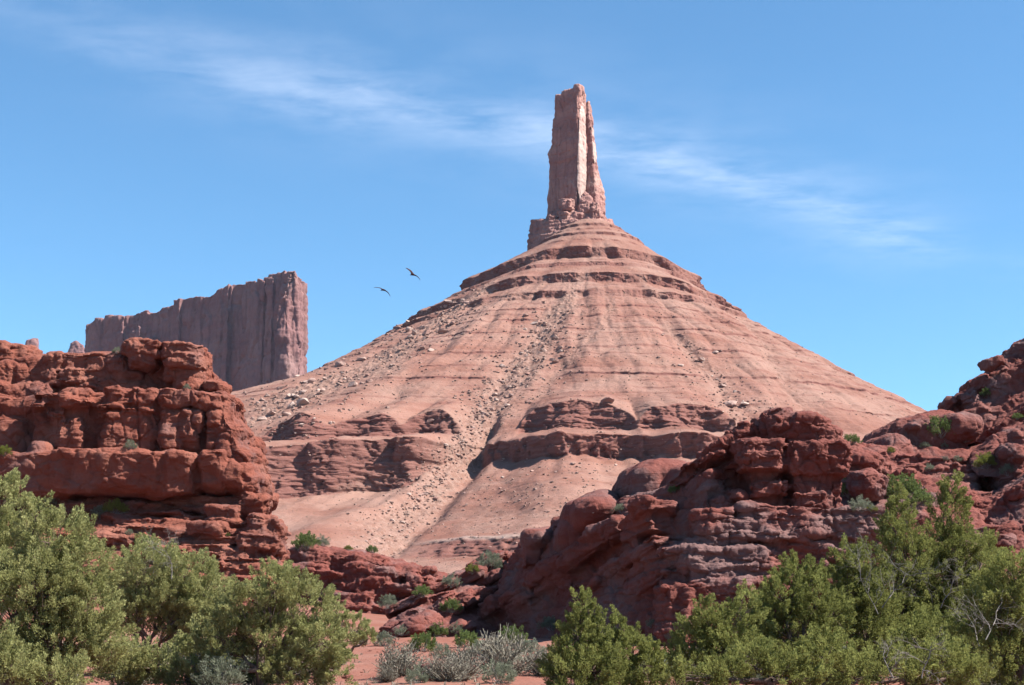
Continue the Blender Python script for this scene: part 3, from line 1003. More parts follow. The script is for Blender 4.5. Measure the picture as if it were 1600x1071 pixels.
for k, (boxes, lab) in enumerate((
        ([(187, 252, 527, 556, 149.2, 7, 3), (192, 244, 545, 574, 149.4, 6, 2.8)], 'mushroom shaped red boulder on the cliff top, left of the taller stacked one'),
        ([(249, 314, 534, 560, 149.1, 7, 3.6), (262, 313, 548, 574, 148.6, 6, 3), (252, 313, 560, 598, 149.3, 8, 3), (262, 314, 580, 614, 148.9, 8, 2.8)], 'tall stacked red boulder standing at the right edge of the cliff top'),
        ([(312, 351, 590, 613, 148.7, 5, 2.5)], 'small round red boulder just below the tall stacked boulder'))):
    R = Rock()
    for b in boxes:
        R.box(*b, roll=(4, 3, 5, -2)[k])
    rock_object('capstone', R, 0.1, M_NEAR, lab, 'boulder', fac=((1.8, 1.0, 0.16), (0.7, 0.5, 0.06)), beds=((1.2, 0.16), (0.4, 0.06)), crack=0.15, crack_s=3, grain=0.12, grain_s=1.2, big=0.25, big_s=2, seed=3.3 + k)


# ------------------------------------------------------------------ right outcrop: split tower of layered rock with a long shaded side
def build_right_outcrop():
    base = P(1100, 960, 118)
    root = thing('rock_outcrop', 'dark red layered outcrop with a split blocky top and long shaded left flank', 'rock outcrop', base)

    def part(name, R, voxel, **kw):
        return rock_object(name, R, voxel, M_RIGHT, parent=root, base=base, **kw)

    rr = random.Random(21)
    R = Rock()
    # top tower
    R.box(1192, 1262, 641, 688, 113.6, 7, 3.2, 2)
    R.box(1200, 1240, 636, 660, 113.8, 6, 3)
    R.box(1222, 1300, 646, 692, 113.2, 8, 3.4, 8)
    R.box(1250, 1318, 662, 700, 113.2, 8, 3.2, 12)
    R.box(1152, 1230, 682, 738, 112, 9, 3.6, 2)
    R.box(1160, 1228, 700, 736, 111.7, 9, 3.2)
    R.box(1231, 1336, 684, 744, 111.8, 9, 3.8, 3)
    R.box(1300, 1342, 688, 728, 112, 7, 2.8)
    R.box(1166, 1233, 728, 806, 113, 9, 4)
    R.box(1236, 1316, 738, 812, 112.4, 9, 4.5)
    R.box(1240, 1300, 768, 800, 111.8, 9, 4)
    R.box(1172, 1236, 750, 776, 112.2, 9, 4)
    R.box(1300, 1322, 735, 800, 113, 8, 4)
    R.box(1156, 1174, 655, 672, 114.5, 2, 2.4)
    R.box(1140, 1200, 664, 720, 114.8, 6, 3, -24)
    # slope of layers left of the tower
    for k in range(20):
        f = rr.random()
        x = 1192 - 110 * f + rr.uniform(-8, 12)
        y = 672 + 66 * f + rr.uniform(-8, 18)
        w = rr.uniform(14, 34)
        R.box(x - w, x + w, y - 5, y + 6, 115.5 + rr.uniform(-1.5, 2), 8, 4, -28 + rr.uniform(-6, 6), rr.uniform(-20, 20))
    R.hull([(1200, 665, 116), (1190, 800, 114), (1075, 745, 118), (1070, 830, 116), (1200, 665, 126), (1190, 800, 126), (1075, 745, 126), (1070, 830, 126)])
    part('blocky_top', R, 0.085, fac=((1.5, 0.9, 0.22), (0.6, 0.4, 0.08)), block=0.85, beds=((1.2, 0.30), (0.40, 0.15), (0.2, 0.05)), crack=0.2, crack_s=3.4, grain=0.14, grain_s=1.3, big=0.3, big_s=3, seed=7.2)
    R = Rock()                                                       # front body under the tower
    R.box(1150, 1248, 786, 812, 110.8, 10, 3.4)
    R.box(1180, 1250, 800, 840, 110.2, 11, 4)
    R.box(1085, 1250, 812, 870, 110.6, 14, 4, 3)
    R.box(1240, 1386, 795, 850, 110.6, 14, 6, 1)
    R.box(1232, 1330, 790, 815, 110.2, 12, 5, 2)
    R.box(1300, 1385, 806, 845, 110.0, 12, 6, 1)
    R.box(1060, 1240, 852, 925, 109.6, 14, 4, 2)
    R.box(1200, 1420, 846, 950, 110.4, 14, 5)
    R.box(1280, 1330, 855, 890, 109.5, 8, 4, 12)
    R.box(1030, 1190, 900, 1050, 108.6, 14, 4)
    R.box(1150, 1560, 900, 1060, 111, 14, 5)
    R.box(1090, 1150, 795, 830, 111.6, 9, 3)
    R.box(1100, 1160, 770, 800, 112.8, 9, 2.8)
    R.box(1135, 1175, 760, 782, 112, 6, 2.5)
    R.box(1085, 1150, 745, 790, 113.8, 9, 2.8, -14)
    R.box(1380, 1470, 800, 900, 114, 14, 4)
    for k in range(46):
        x = rr.uniform(1070, 1380)
        y = rr.uniform(800, 920)
        w = rr.uniform(14, 52)
        R.box(x - w, x + w, y - 6, y + 6, 110.0 + rr.uniform(-.5, .8) + (x < 1150) * .5, 9, 5, rr.uniform(-3, 4), rr.uniform(-8, 8))
    part('layered_body', R, 0.09, fac=((1.7, 0.8, 0.20), (0.7, 0.35, 0.08)), block=0.85, jw=3.4, beds=((1.1, 0.26), (0.40, 0.15), (0.2, 0.05)), crack=0.16, crack_s=3.6, grain=0.15, grain_s=1.4, big=0.3, big_s=3, seed=3.7)
    R = Rock()                                                       # the long flank that turns away from the sun
    R.hull([(1110, 735, 114), (1075, 935, 108.5), (1065, 1010, 107.5), (1150, 740, 120), (1180, 1010, 112),
            (870, 815, 134), (765, 945, 137), (745, 1030, 134), (870, 815, 146), (765, 945, 146), (1150, 740, 140)])
    R.hull([(870, 818, 132), (815, 850, 139), (760, 960, 139), (740, 1030, 136), (900, 1030, 124), (880, 940, 127), (815, 850, 150), (745, 1010, 150), (900, 1010, 150)])
    # slanting ribs along the flank
    for k in range(34):
        f = rr.uniform(0.02, 0.95)
        x = 1075 - 310 * f
        Y = 109.5 + 27 * f
        ytop = 745 + 190 * f
        y = rr.uniform(ytop + 20, 1000)
        c = P(x, y, Y + 1.2)
        R.blk(c, (rr.uniform(1.8, 4.6), rr.uniform(1.0, 1.8), rr.uniform(.35, 1.0)), 3.4, rr.uniform(-30, -8) * -1 if False else rr.uniform(8, 30) * -1, -62 + rr.uniform(-12, 12))
    part('shaded_flank', R, 0.105, fac=((2.6, 1.0, 0.20), (0.9, 0.4, 0.09)), jw=6.0, beds=((1.5, 0.50), (0.6, 0.22)), dip=(0.42, -0.10), crack=0.15, crack_s=5, grain=0.16, grain_s=2, big=0.4, big_s=4.5, seed=5.9)
    R = Rock()
    R.box(880, 986, 757, 838, 122.5, 17, 2.6, -11)
    R.box(872, 960, 795, 880, 125, 14, 2.8, -16)
    part('dome', R, 0.1, block=0.2, beds=((3, 0.15), (0.8, 0.04)), crack=0.12, crack_s=5, grain=0.1, grain_s=1.5, big=0.3, big_s=4, seed=1.9)
    R = Rock()
    R.box(968, 1108, 707, 800, 124, 14, 2.5, -10)
    R.box(1040, 1120, 715, 790, 122, 12, 2.6)
    part('dome', R, 0.1, block=0.2, beds=((3, 0.15), (0.8, 0.04)), crack=0.12, crack_s=5, grain=0.1, grain_s=1.5, big=0.3, big_s=4, seed=2.8)
    R = Rock()
    R.box(998, 1075, 772, 832, 116.5, 9, 2.6, -10)
    part('dome', R, 0.09, block=0.2, beds=((3, 0.15), (0.8, 0.04)), crack=0.12, crack_s=5, grain=0.1, grain_s=1.5, big=0.3, big_s=3, seed=6.8)
    R = Rock()
    R.box(815, 872, 820, 862, 131, 7, 2.5, -8)
    R.box(818, 850, 845, 885, 132, 6, 3)
    part('dome', R, 0.1, block=0.2, beds=((2, 0.15), (0.8, 0.04)), crack=0.12, crack_s=4, grain=0.1, grain_s=1.5, big=0.3, big_s=3, seed=4.8)


build_right_outcrop()


# ------------------------------------------------------------------ far right: rocky slope climbing out of the frame
def build_right_slope():
    base = P(1500, 900, 150)
    root = thing('rock_slope', 'steep slope of dark red rounded rock layers rising at the right edge', 'rock slope', base)

    def part(name, R, voxel, **kw):
        return rock_object(name, R, voxel, M_RIGHT, parent=root, base=base, **kw)

    rr = random.Random(31)
    R = Rock()                                                       # dark upper ridge against the sky
    R.hull([(1490, 660, 168), (1512, 622, 168), (1548, 590, 168), (1600, 545, 168), (1720, 470, 168), (1720, 700, 158), (1560, 700, 160), (1500, 690, 162),
            (1512, 630, 185), (1600, 560, 190), (1720, 480, 190)])
    for a in ((1590, 1650, 520, 570, 166, 8, 2.8), (1566, 1610, 553, 590, 166, 8, 2.8), (1524, 1560, 583, 616, 166, 7, 2.8), (1505, 1545, 602, 640, 165, 7, 2.8), (1474, 1500, 622, 638, 166, 3, 2.6),
              (1494, 1560, 634, 680, 163, 9, 3), (1550, 1640, 570, 640, 164, 9, 3), (1545, 1700, 625, 690, 160, 10, 3), (1600, 1760, 520, 640, 163, 10, 3)):
        R.box(*a, roll=rr.uniform(-40, -24))
    part('upper_ridge', R, 0.13, fac=((2.0, 1.1, 0.25), (0.8, 0.5, 0.1)), beds=((1.8, 0.35), (0.6, 0.14)), dip=(0.35, 0), crack=0.2, crack_s=4, grain=0.2, grain_s=1.8, big=0.4, big_s=4, seed=2.1)
    R = Rock()                                                       # the hillside carries on to the right, down to the valley floor
    R.hull([(1575, 600, 178), (1640, 520, 182), (1760, 455, 186), (2150, 380, 190), (2400, 520, 190), (2400, 1060, 150), (1560, 1060, 150), (1540, 720, 172),
            (1760, 470, 230), (2150, 400, 240), (1600, 1060, 230), (2400, 1060, 230)])
    for k in range(40):
        x = rr.uniform(1600, 2350)
        y = rr.uniform(560, 1000)
        w = rr.uniform(30, 90)
        R.box(x - w, x + w, y - 14, y + 14, 184 - (y - 480) * 0.058 + rr.uniform(-2, 1), 9, 4, rr.uniform(-30, -10), rr.uniform(-15, 15))
    part('far_hillside', R, 0.3, fac=((3.0, 1.5, 0.4),), beds=((1.8, 0.4), (0.7, 0.15)), dip=(0.3, 0), crack=0.2, crack_s=5, grain=0.2, grain_s=2, big=0.6, big_s=6, seed=3.9)
    R = Rock()                                                       # lower flank reaching the flat
    R.hull([(1600, 840, 138), (1740, 790, 140), (2050, 760, 142), (2150, 1050, 128), (1520, 1050, 118), (1540, 880, 132), (1600, 840, 165), (2050, 760, 170), (2150, 1050, 170), (1520, 1050, 160)])
    for k in range(50):
        x = rr.uniform(1540, 2080)
        y = rr.uniform(830, 1030)
        w = rr.uniform(20, 70)
        R.box(x - w, x + w, y - 8, y + 8, 139 - (y - 830) * 0.085 + rr.uniform(-1.2, .8), 8, 4, rr.uniform(-14, 2), rr.uniform(-15, 15))
    part('lower_flank', R, 0.16, fac=((1.8, 0.8, 0.25), (0.8, 0.4, 0.1)), beds=((1.1, 0.3), (0.45, 0.12)), dip=(0.15, 0), crack=0.2, crack_s=4, grain=0.18, grain_s=1.6, big=0.4, big_s=4, seed=7.7)
    R = Rock()                                                       # middle dome with hollows
    R.box(1385, 1535, 634, 740, 157, 16, 2.6, -16)
    R.box(1370, 1450, 668, 760, 154, 12, 2.7, -14)
    R.box(1470, 1545, 640, 690, 156, 10, 2.8)
    R.box(1345, 1430, 690, 760, 152, 10, 2.7, -8)
    R.box(1420, 1446, 656, 672, 155, 4, 2.5)
    R.box(1400, 1600, 700, 780, 158, 14, 3, -10)
    part('hollowed_dome', R, 0.11, fac=((2.2, 1.6, 0.14),), beds=((2.2, 0.25), (0.7, 0.08)), crack=0.2, crack_s=4, grain=0.15, grain_s=1.7, big=0.4, big_s=4, seed=8.4)
    R = Rock()                                                       # lower right slabs
    R.hull([(1514, 715, 148), (1560, 680, 150), (1720, 610, 150), (1720, 750, 142), (1530, 745, 145), (1520, 735, 146), (1560, 680, 165), (1720, 610, 165), (1520, 740, 160)])
    R.hull([(1505, 800, 140), (1600, 742, 140), (1740, 700, 140), (1740, 900, 130), (1560, 880, 132), (1520, 850, 136), (1600, 742, 160), (1740, 700, 160), (1510, 820, 160)])
    R.box(1570, 1720, 700, 760, 143, 10, 3, -20)
    R.box(1580, 1640, 660, 720, 147, 10, 2.8, -20)
    R.box(1575, 1612, 693, 722, 142, 5, 2.5)
    for k in range(26):
        x = rr.uniform(1510, 1700)
        y = 860 - (x - 1500) * 0.6 + rr.uniform(-40, 60)
        w = rr.uniform(20, 60)
        R.box(x - w, x + w, y - 8, y + 9, 137 + rr.uniform(-1, 4), 8, 4, -26 + rr.uniform(-8, 8), rr.uniform(-15, 15))
    part('lower_slabs', R, 0.11, fac=((2.2, 1.1, 0.25), (0.8, 0.5, 0.1)), beds=((1.6, 0.32), (0.5, 0.12)), dip=(0.4, 0), crack=0.25, crack_s=4, grain=0.18, grain_s=1.6, big=0.4, big_s=4, seed=4.4)
    R = Rock()                                                       # paler saddle between the outcrop and the slope
    R.hull([(1300, 700, 152), (1340, 690, 156), (1520, 700, 158), (1300, 850, 128), (1540, 860, 128), (1300, 950, 120), (1560, 960, 120), (1300, 900, 160), (1540, 900, 160)])
    R.box(1310, 1405, 694, 750, 138, 14, 2.7, 10)
    R.box(1330, 1400, 726, 775, 134, 10, 2.8, 8)
    for k in range(60):
        f = rr.random()
        x = rr.uniform(1320, 1540)
        y = 712 + 150 * f
        Y = 150 - 22 * f + rr.uniform(-1.5, 1.5)
        w = rr.uniform(12, 46)
        R.box(x - w, x + w, y - rr.uniform(5, 12), y + 12, Y, 7, 3.4, rr.uniform(-12, 4), rr.uniform(-20, 20))
    part('saddle', R, 0.11, fac=((1.7, 0.9, 0.2), (0.7, 0.4, 0.08)), beds=((1.2, 0.30), (0.45, 0.12)), dip=(0.12, 0), crack=0.25, crack_s=3.6, grain=0.18, grain_s=1.6, big=0.5, big_s=4, seed=6.1)


build_right_slope()
R = Rock()
R.box(1541, 1573, 556, 572, 163.5, 3.4, 3, -14)
R.box(1544, 1562, 564, 577, 163.8, 2.4, 2.6)
rock_object('balanced_rock', R, 0.1, M_RIGHT, 'flat dark rock balanced on the ridge at the right edge, against the sky', 'boulder', beds=((0.7, 0.12), (0.3, 0.05)), crack=0.1, crack_s=2, grain=0.1, grain_s=1, big=0.2, big_s=2, seed=1.4)


# ------------------------------------------------------------------ middle: low ledge in the gap, tilted slabs at its foot
rr = random.Random(41)
R = Rock()
R.hull([(440, 872, 226), (470, 856, 228), (560, 862, 230), (640, 880, 232), (705, 905, 232), (720, 1000, 222), (440, 1010, 218), (440, 872, 250), (560, 862, 255), (705, 905, 250)])
for a in ((446, 520, 856, 905, 223, 12, 4), (448, 500, 880, 940, 221, 12, 4), (505, 600, 862, 905, 224, 12, 4), (530, 610, 880, 950, 221, 12, 4.5), (590, 665, 884, 930, 224, 12, 4), (640, 705, 902, 935, 226, 12, 4), (500, 640, 940, 1000, 218, 12, 5), (520, 590, 925, 960, 219, 10, 4)):
    R.box(*a, roll=rr.uniform(2, 9), yaw=rr.uniform(-14, 14))
for k in range(50):
    x = rr.uniform(448, 690)
    y = rr.uniform(866 + max(0, x - 560) * .25, 975)
    w = rr.uniform(14, 44)
    R.box(x - w, x + w, y - 6, y + 6, 221 + rr.uniform(-1, 3), 9, 4, rr.uniform(0, 8), rr.uniform(-16, 16))
rock_object('rock_ledge', R, 0.17, M_RIGHT, 'low broken ledge of stacked red layers in the gap beside the left cliff foot', 'rock ledge', fac=((2.2, 1.0, 0.3), (0.9, 0.5, 0.12)), beds=((1.5, 0.42), (0.6, 0.2)), dip=(-0.12, 0), crack=0.35, crack_s=4, grain=0.3, grain_s=2.2, big=0.6, big_s=5, seed=5.2)
R = Rock()
R.hull([(575, 1010, 128), (600, 975, 134), (660, 940, 142), (720, 905, 150), (800, 885, 158), (830, 930, 150), (800, 985, 136), (720, 1015, 126), (600, 1040, 124), (830, 1000, 160), (700, 1000, 170)])
for k in range(30):
    f = rr.random()
    g = rr.uniform(-1, 1)
    x = 620 + 170 * f + g * 30
    y = 990 - 85 * f + g * 35
    w = rr.uniform(18, 50)
    R.box(x - w, x + w, y - 6, y + 7, 128 + 20 * f - g * 6 + rr.uniform(-.5, .8), 7, 3.6, -24 + rr.uniform(-7, 7), rr.uniform(-20, 20))
R.box(575, 690, 965, 1010, 129, 8, 2.8, -24)
rock_object('tilted_slab', R, 0.1, M_RIGHT, 'smooth tilted red slabs leaning up to the right behind the shrubs', 'rock slab', fac=((1.6, 0.8, 0.16),), beds=((1.0, 0.28), (0.4, 0.1)), dip=(0.42, 0), crack=0.2, crack_s=4, grain=0.16, grain_s=1.6, big=0.35, big_s=4, seed=8.8)
# ------------------------------------------------------------------ sight lines onto the finished rock and ground
bpy.context.view_layer.update()
DG = bpy.context.evaluated_depsgraph_get()
EYE = Vector((0, 0, CAMZ))


def spot(px, py):
    """first surface met from the viewpoint; None over sky"""
    d = (P(px, py, 100.0) - EYE).normalized()
    ok, loc, nor, idx, ob, mt = SC.ray_cast(DG, EYE, d)
    return (loc.copy(), nor.copy(), ob.name) if ok else None


M_RUBBLE = boulder_mat('rubble', (0.24, 0.158, 0.128), (0.24, 0.158, 0.128))


def rock_mesh(name, seed, n=15, sharp=0.75, sub=False):
    r_ = random.Random(seed)
    bm = bmesh.new()
    for _ in range(n):
        v = Vector((r_.gauss(0, 1), r_.gauss(0, 1), r_.gauss(0, 1))).normalized()
        v = Vector([math.copysign(abs(c) ** sharp, c) for c in v])
        bm.verts.new((v.x, v.y * r_.uniform(.7, 1), v.z * r_.uniform(.6, .95)))
    bmesh.ops.convex_hull(bm, input=bm.verts[:])
    bmesh.ops.delete(bm, geom=[v for v in bm.verts if not v.link_faces], context='VERTS')
    bmesh.ops.dissolve_limit(bm, angle_limit=0.25, verts=bm.verts[:], edges=bm.edges[:])
    if sub:
        bmesh.ops.bevel(bm, geom=bm.edges[:], offset=0.08, segments=2, affect='EDGES')
        bmesh.ops.triangulate(bm, faces=bm.faces[:])
        bmesh.ops.subdivide_edges(bm, edges=bm.edges[:], cuts=2)
    me = bpy.data.meshes.new(name)
    bm.to_mesh(me)
    bm.free()
    if sub:
        co = get_co(me)
        co = co * (1 + 0.10 * fbm(co * 2.2 + seed, 4))[:, None]
        me.vertices.foreach_set('co', co.astype(np.float32).ravel())
        me.update()
    return me


BM = []
for k in range(9):
    m_ = rock_mesh('boulder', 100 + k, 18 + k % 4 * 3, 0.8, True)
    m_.materials.append(M_BOULDER)
    BM.append(m_)


def boulder(px, py, w, label, group=None, name='boulder', ratio=0.7, mesh=None, mat=None, pick=None):
    """w = width in photo pixels"""
    h = spot(px, py)
    if not h:
        return None
    loc, nor, on = h
    s = w * MPP(loc.y) / 2
    r_ = random.Random(int(px * 131 + py * 17))
    me = mesh or BM[pick if pick is not None else r_.randrange(len(BM))]
    o = bpy.data.objects.new(name, me)
    COL.objects.link(o)
    o.location = loc + Vector((0, 0, 0.25 * s * ratio))
    o.scale = (s * r_.uniform(.9, 1.1), s * r_.uniform(.7, 1.0), s * ratio * r_.uniform(.8, 1.1))
    o.rotation_euler = (r_.uniform(-.35, .35), r_.uniform(-.35, .35), r_.uniform(0, 6.3))
    return tag(o, label, 'boulder', group)


# boulders one can point to
for px, py, w, ra, lab in (
        (867, 529, 15, .75, 'lone dark boulder on the upper middle of the hill, above the rubble chute'),
        (950, 629, 29, .5, 'largest pale boulder, lying just above the middle of the lower cliffs'),
        (456, 637, 26, .8, 'brown block, left of a close pair beside the left cliff on the hill'),
        (474, 632, 26, .7, 'grey brown block, right of a close pair beside the left cliff on the hill'),
        (551, 603, 18, .7, 'boulder sitting in a notch on the left flank of the hill'),
        (532, 572, 22, .6, 'long dark block near the skyline of the left flank'),
        (881, 557, 16, .45, 'flat dark block in the middle of the hill below the lone boulder'),
        (868, 566, 16, .5, 'pale slab beside the flat dark block in the middle of the hill'),
        (1117, 552, 14, .5, 'pale flat boulder, upper one on the right side of the hill'),
        (1097, 564, 18, .5, 'pale flat boulder, lower and wider one on the right side of the hill'),
        (1131, 604, 15, .6, 'tilted pale boulder above the pile on the right side of the hill'),
        (1138, 634, 32, .45, 'wide pale slab in the boulder pile right of the lower cliffs'),
        (1166, 632, 18, .5, 'small brown slab at the right end of the boulder pile'),
        (695, 520, 26, .55, 'broad pale slab high in the rubble of the left flank'),
        (640, 517, 16, .8, 'upright dark block near the top of the rubble on the left flank'),
        (672, 660, 20, .45, 'flat slab capping the middle dome of the lower cliffs'),
        (1064, 572, 14, .5, 'small pale boulder alone on a smooth rib right of the middle')):
    boulder(px, py, w, lab, ratio=ra)

r5 = random.Random(5)


def along(pts, f):
    n = len(pts) - 1
    i = min(int(f * n), n - 1)
    t = f * n - i
    return [a + (b - a) * t for a, b in zip(pts[i], pts[i + 1])]


REG = {  # polyline with half widths in the photo, count, size range, label, group
    'flank': ([(735, 470, 18), (690, 498, 30), (630, 535, 42), (560, 575, 50), (500, 605, 50), (440, 630, 44), (410, 660, 30)], 115, (5, 19), 'pale angular boulder in the rubble field on the left flank of the hill', 'boulders on the left flank of the hill'),
    'chute': ([(880, 490, 26), (840, 545, 46), (800, 595, 44), (768, 630, 36), (745, 658, 24)], 70, (5, 14), 'boulder in the rubble chute running down the middle of the hill', 'boulders in the middle chute'),
    'fan': ([(735, 680, 14), (700, 720, 22), (665, 765, 30), (630, 800, 34), (590, 835, 34)], 60, (5, 13), 'boulder in the rubble fan below the gap in the lower cliffs', 'boulders in the lower fan'),
    'right': ([(1060, 530, 18), (1095, 580, 24), (1135, 630, 30), (1180, 640, 30)], 22, (4, 10), 'small loose boulder on the right side of the hill', 'loose boulders on the right of the hill'),
    'foot': ([(700, 800, 40), (800, 780, 60), (880, 760, 60), (950, 730, 40)], 34, (4, 9), 'small boulder on the open slope under the right part of the lower cliffs', 'boulders on the lower slope'),
}
for key, (pts, n, (s0, s1), lab, grp) in REG.items():
    for _ in range(n):
        x, y, w = along(pts, r5.random())
        boulder(x + r5.gauss(0, .6) * w, y + r5.gauss(0, .7) * w * .7, s0 + (s1 - s0) * r5.random() ** 2.2, lab, grp, ratio=r5.uniform(.45, .8))


# small rubble beyond counting, and the specks of brush on the slopes: one object each
def scatter(name, mesh, places, mat, squash=(.5, .8)):
    co0 = get_co(mesh)
    nf = len(mesh.polygons)
    tri = [list(p.vertices) for p in mesh.polygons]
    V, Fs, n = [], [], 0
    for loc, s in places:
        a = r5.uniform(0, 6.28)
        R_ = np.array([[math.cos(a), -math.sin(a), 0], [math.sin(a), math.cos(a), 0], [0, 0, 1]], np.float32)
        sc_ = np.array([s * r5.uniform(.7, 1.2), s * r5.uniform(.7, 1.2), s * r5.uniform(*squash)], np.float32)
        V.append((co0 * sc_) @ R_.T + np.array(loc[:], np.float32) + np.array([0, 0, s * .2], np.float32))
        Fs += [[i + n for i in f] for f in tri]
        n += len(co0)
    me = bpy.data.meshes.new(name)
    me.from_pydata(np.concatenate(V).tolist(), [], Fs)
    o = link(name, me, mat)
    o['kind'] = 'stuff'
    return o


SMALL = rock_mesh('small', 55, 12, 0.8)
pl = []
for key, (pts, n, ss, lab, grp) in REG.items():
    for _ in range(n * 6):
        x, y, w = along(pts, r5.random())
        h = spot(x + r5.gauss(0, .85) * w, y + r5.gauss(0, .9) * w * .8)
        if h and h[2] == 'hill':
            pl.append((h[0], r5.uniform(1.0, 3.2) * MPP(h[0].y) * (1.5 if r5.random() < .12 else 1)))
for _ in range(2600):
    h = spot(r5.uniform(380, 1440), r5.uniform(470, 890))
    if h and h[2] == 'hill':
        pl.append((h[0], r5.uniform(.6, 1.9) * MPP(h[0].y)))
scatter('hillside_rubble', SMALL, pl, M_RUBBLE)


def veg_mat(name, c0, c1, trans=0.42, spread=0.5):
    m, t = new_mat(name)
    at = t.n('ShaderNodeVertexColor', {'layer_name': 'tint'})
    s3 = t.n('ShaderNodeSeparateColor', None, i0=at.outputs[0])
    oi = t.n('ShaderNodeObjectInfo').outputs['Random']
    f = t.math('ADD', t.math('MULTIPLY', s3.outputs[0], 1 - spread * .4), t.math('MULTIPLY', oi, spread * .4))
    col = t.mix(f, c0, c1)
    d = t.n('ShaderNodeBsdfDiffuse', None, Color=col)
    tr = t.n('ShaderNodeBsdfTranslucent', None, Color=col)
    ms = t.n('ShaderNodeMixShader', None, i0=trans, i1=d.outputs[0], i2=tr.outputs[0])
    t.n('ShaderNodeOutputMaterial', None, Surface=ms.outputs[0])
    return m


def bark_mat(name, c0, c1):
    m, t = new_mat(name)
    pos = t.n('ShaderNodeTexCoord').outputs['Object']
    n1 = t.noise(t.vmul(pos, (9, 9, 2)), 1.0, 5, .7)
    finish(t, t.mix(t.ramp(n1, .3, .7), c0, c1), .95, n1, .6, .03, .1)
    return m


M_LEAF_L = veg_mat('juniper_foliage_pale', (0.172, 0.178, 0.062), (0.385, 0.375, 0.165))
M_LEAF_R = veg_mat('juniper_foliage_dark', (0.100, 0.110, 0.032), (0.29, 0.295, 0.095))
M_SAGE = veg_mat('sage_leaves', (0.12, 0.135, 0.088), (0.235, 0.245, 0.175))
M_GREEN = veg_mat('green_leaves', (0.075, 0.105, 0.035), (0.17, 0.205, 0.07))
M_YEL = veg_mat('yellow_leaves', (0.11, 0.13, 0.03), (0.20, 0.20, 0.05))
M_DRY = veg_mat('dry_twigs', (0.155, 0.135, 0.105), (0.265, 0.24, 0.19), 0.15)
M_BARK = bark_mat('juniper_bark', (0.075, 0.048, 0.036), (0.17, 0.12, 0.095))
M_DEAD = bark_mat('bare_wood', (0.11, 0.095, 0.085), (0.24, 0.21, 0.19))
M_SPECK = bark_mat('slope_brush', (0.075, 0.08, 0.05), (0.15, 0.145, 0.095))

pl = []
for _ in range(3000):
    x, y = r5.uniform(380, 1440), r5.uniform(440, 890)
    h = spot(x, y)
    if h and h[2] == 'hill' and h[1].z > 0.6:
        pl.append((h[0], (.4 + 1.1 * r5.random() ** 2) * MPP(h[0].y)))
scatter('slope_brush', rock_mesh('speck', 77, 12, 1.0), pl, M_SPECK, (.6, .9))


# ------------------------------------------------------------------ plants
def leaves(cen, dirs, n, length, rad, ll, lw, rg, tintc, up=0.25):
    """tufts of small pointed leaves: each tuft a flame shape at cen along dirs; returns verts, quads, tint"""
    m = len(cen)
    t = rg.random((m, n)) ** 0.8
    rnd = rg.normal(size=(m, n, 3))
    rnd -= (rnd * dirs[:, None]).sum(-1, keepdims=True) * dirs[:, None]
    rnd /= np.linalg.norm(rnd, axis=-1, keepdims=True) + 1e-6
    rr_ = rad[:, None] * (1.02 - t) ** 0.6 * rg.random((m, n)) ** 0.45
    p = cen[:, None] + dirs[:, None] * (t * length[:, None])[..., None] + rnd * rr_[..., None]
    d = dirs[:, None] + rnd * 0.75 + rg.normal(size=(m, n, 3)) * 0.35
    d[..., 2] += up
    d /= np.linalg.norm(d, axis=-1, keepdims=True)
    s = np.cross(d, rg.normal(size=(m, n, 3)))
    s /= np.linalg.norm(s, axis=-1, keepdims=True) + 1e-6
    L = ll * rg.uniform(.6, 1.3, (m, n, 1))
    Wd = lw * rg.uniform(.7, 1.3, (m, n, 1))
    v = np.stack([p, p + d * L * .45 + s * Wd * .5, p + d * L, p + d * L * .45 - s * Wd * .5], 2).reshape(-1, 3)
    q = np.arange(len(v)).reshape(-1, 4)
    tint = np.repeat(np.clip(tintc[:, None] + rg.normal(size=(m, n)) * .13 + 0.18 * (t - .5), 0, 1).ravel(), 4)
    return v, q, tint


def tube(pts, rad, sides=6):
    pts = [Vector(p) for p in pts]
    V, Q = [], []
    for i, p in enumerate(pts):
        a = pts[max(i - 1, 0)]
        b = pts[min(i + 1, len(pts) - 1)]
        d = (b - a).normalized()
        x = d.orthogonal().normalized()
        y = d.cross(x)
        for k in range(sides):
            an = 2 * math.pi * k / sides
            V.append(p + (x * math.cos(an) + y * math.sin(an)) * rad[i])
        if i:
            o = (i - 1) * sides
            for k in range(sides):
                k2 = (k + 1) % sides
                Q.append((o + k, o + k2, o + sides + k2, o + sides + k))
    return V, Q


class Tubes:
    def __init__(self):
        self.V, self.Q = [], []

    def add(self, pts, rad, sides=5):
        v, q = tube(pts, rad, sides)
        n = len(self.V)
        self.V += [x[:] for x in v]
        self.Q += [[i + n for i in f] for f in q]

    def mesh(self, name):
        return mesh_np(name, np.array(self.V), np.array(self.Q))


def bent(a, b, r_, k=4, j=0.12):
    a, b = Vector(a), Vector(b)
    L = (b - a).length
    out = [a.lerp(b, i / k) for i in range(k + 1)]
    for i in range(1, k):
        out[i] += Vector((r_.gauss(0, 1), r_.gauss(0, 1), r_.gauss(0, .6))) * L * j
    return out


def twigs(T, p, d, L, rad, r_, depth):
    pts = [Vector(p)]
    for i in range(4):
        d = (d + Vector((r_.gauss(0, .22), r_.gauss(0, .22), r_.gauss(0, .18)))).normalized()
        pts.append(pts[-1] + d * L / 4)
    T.add(pts, [rad * (1 - .17 * i) for i in range(5)], 4)
    if depth:
        for i in (1, 2, 3, 4, 4):
            dd = (d + Vector((r_.gauss(0, .7), r_.gauss(0, .7), r_.gauss(0, .55)))).normalized()
            twigs(T, pts[i], dd, L * r_.uniform(.45, .75), rad * .55, r_, depth - 1)


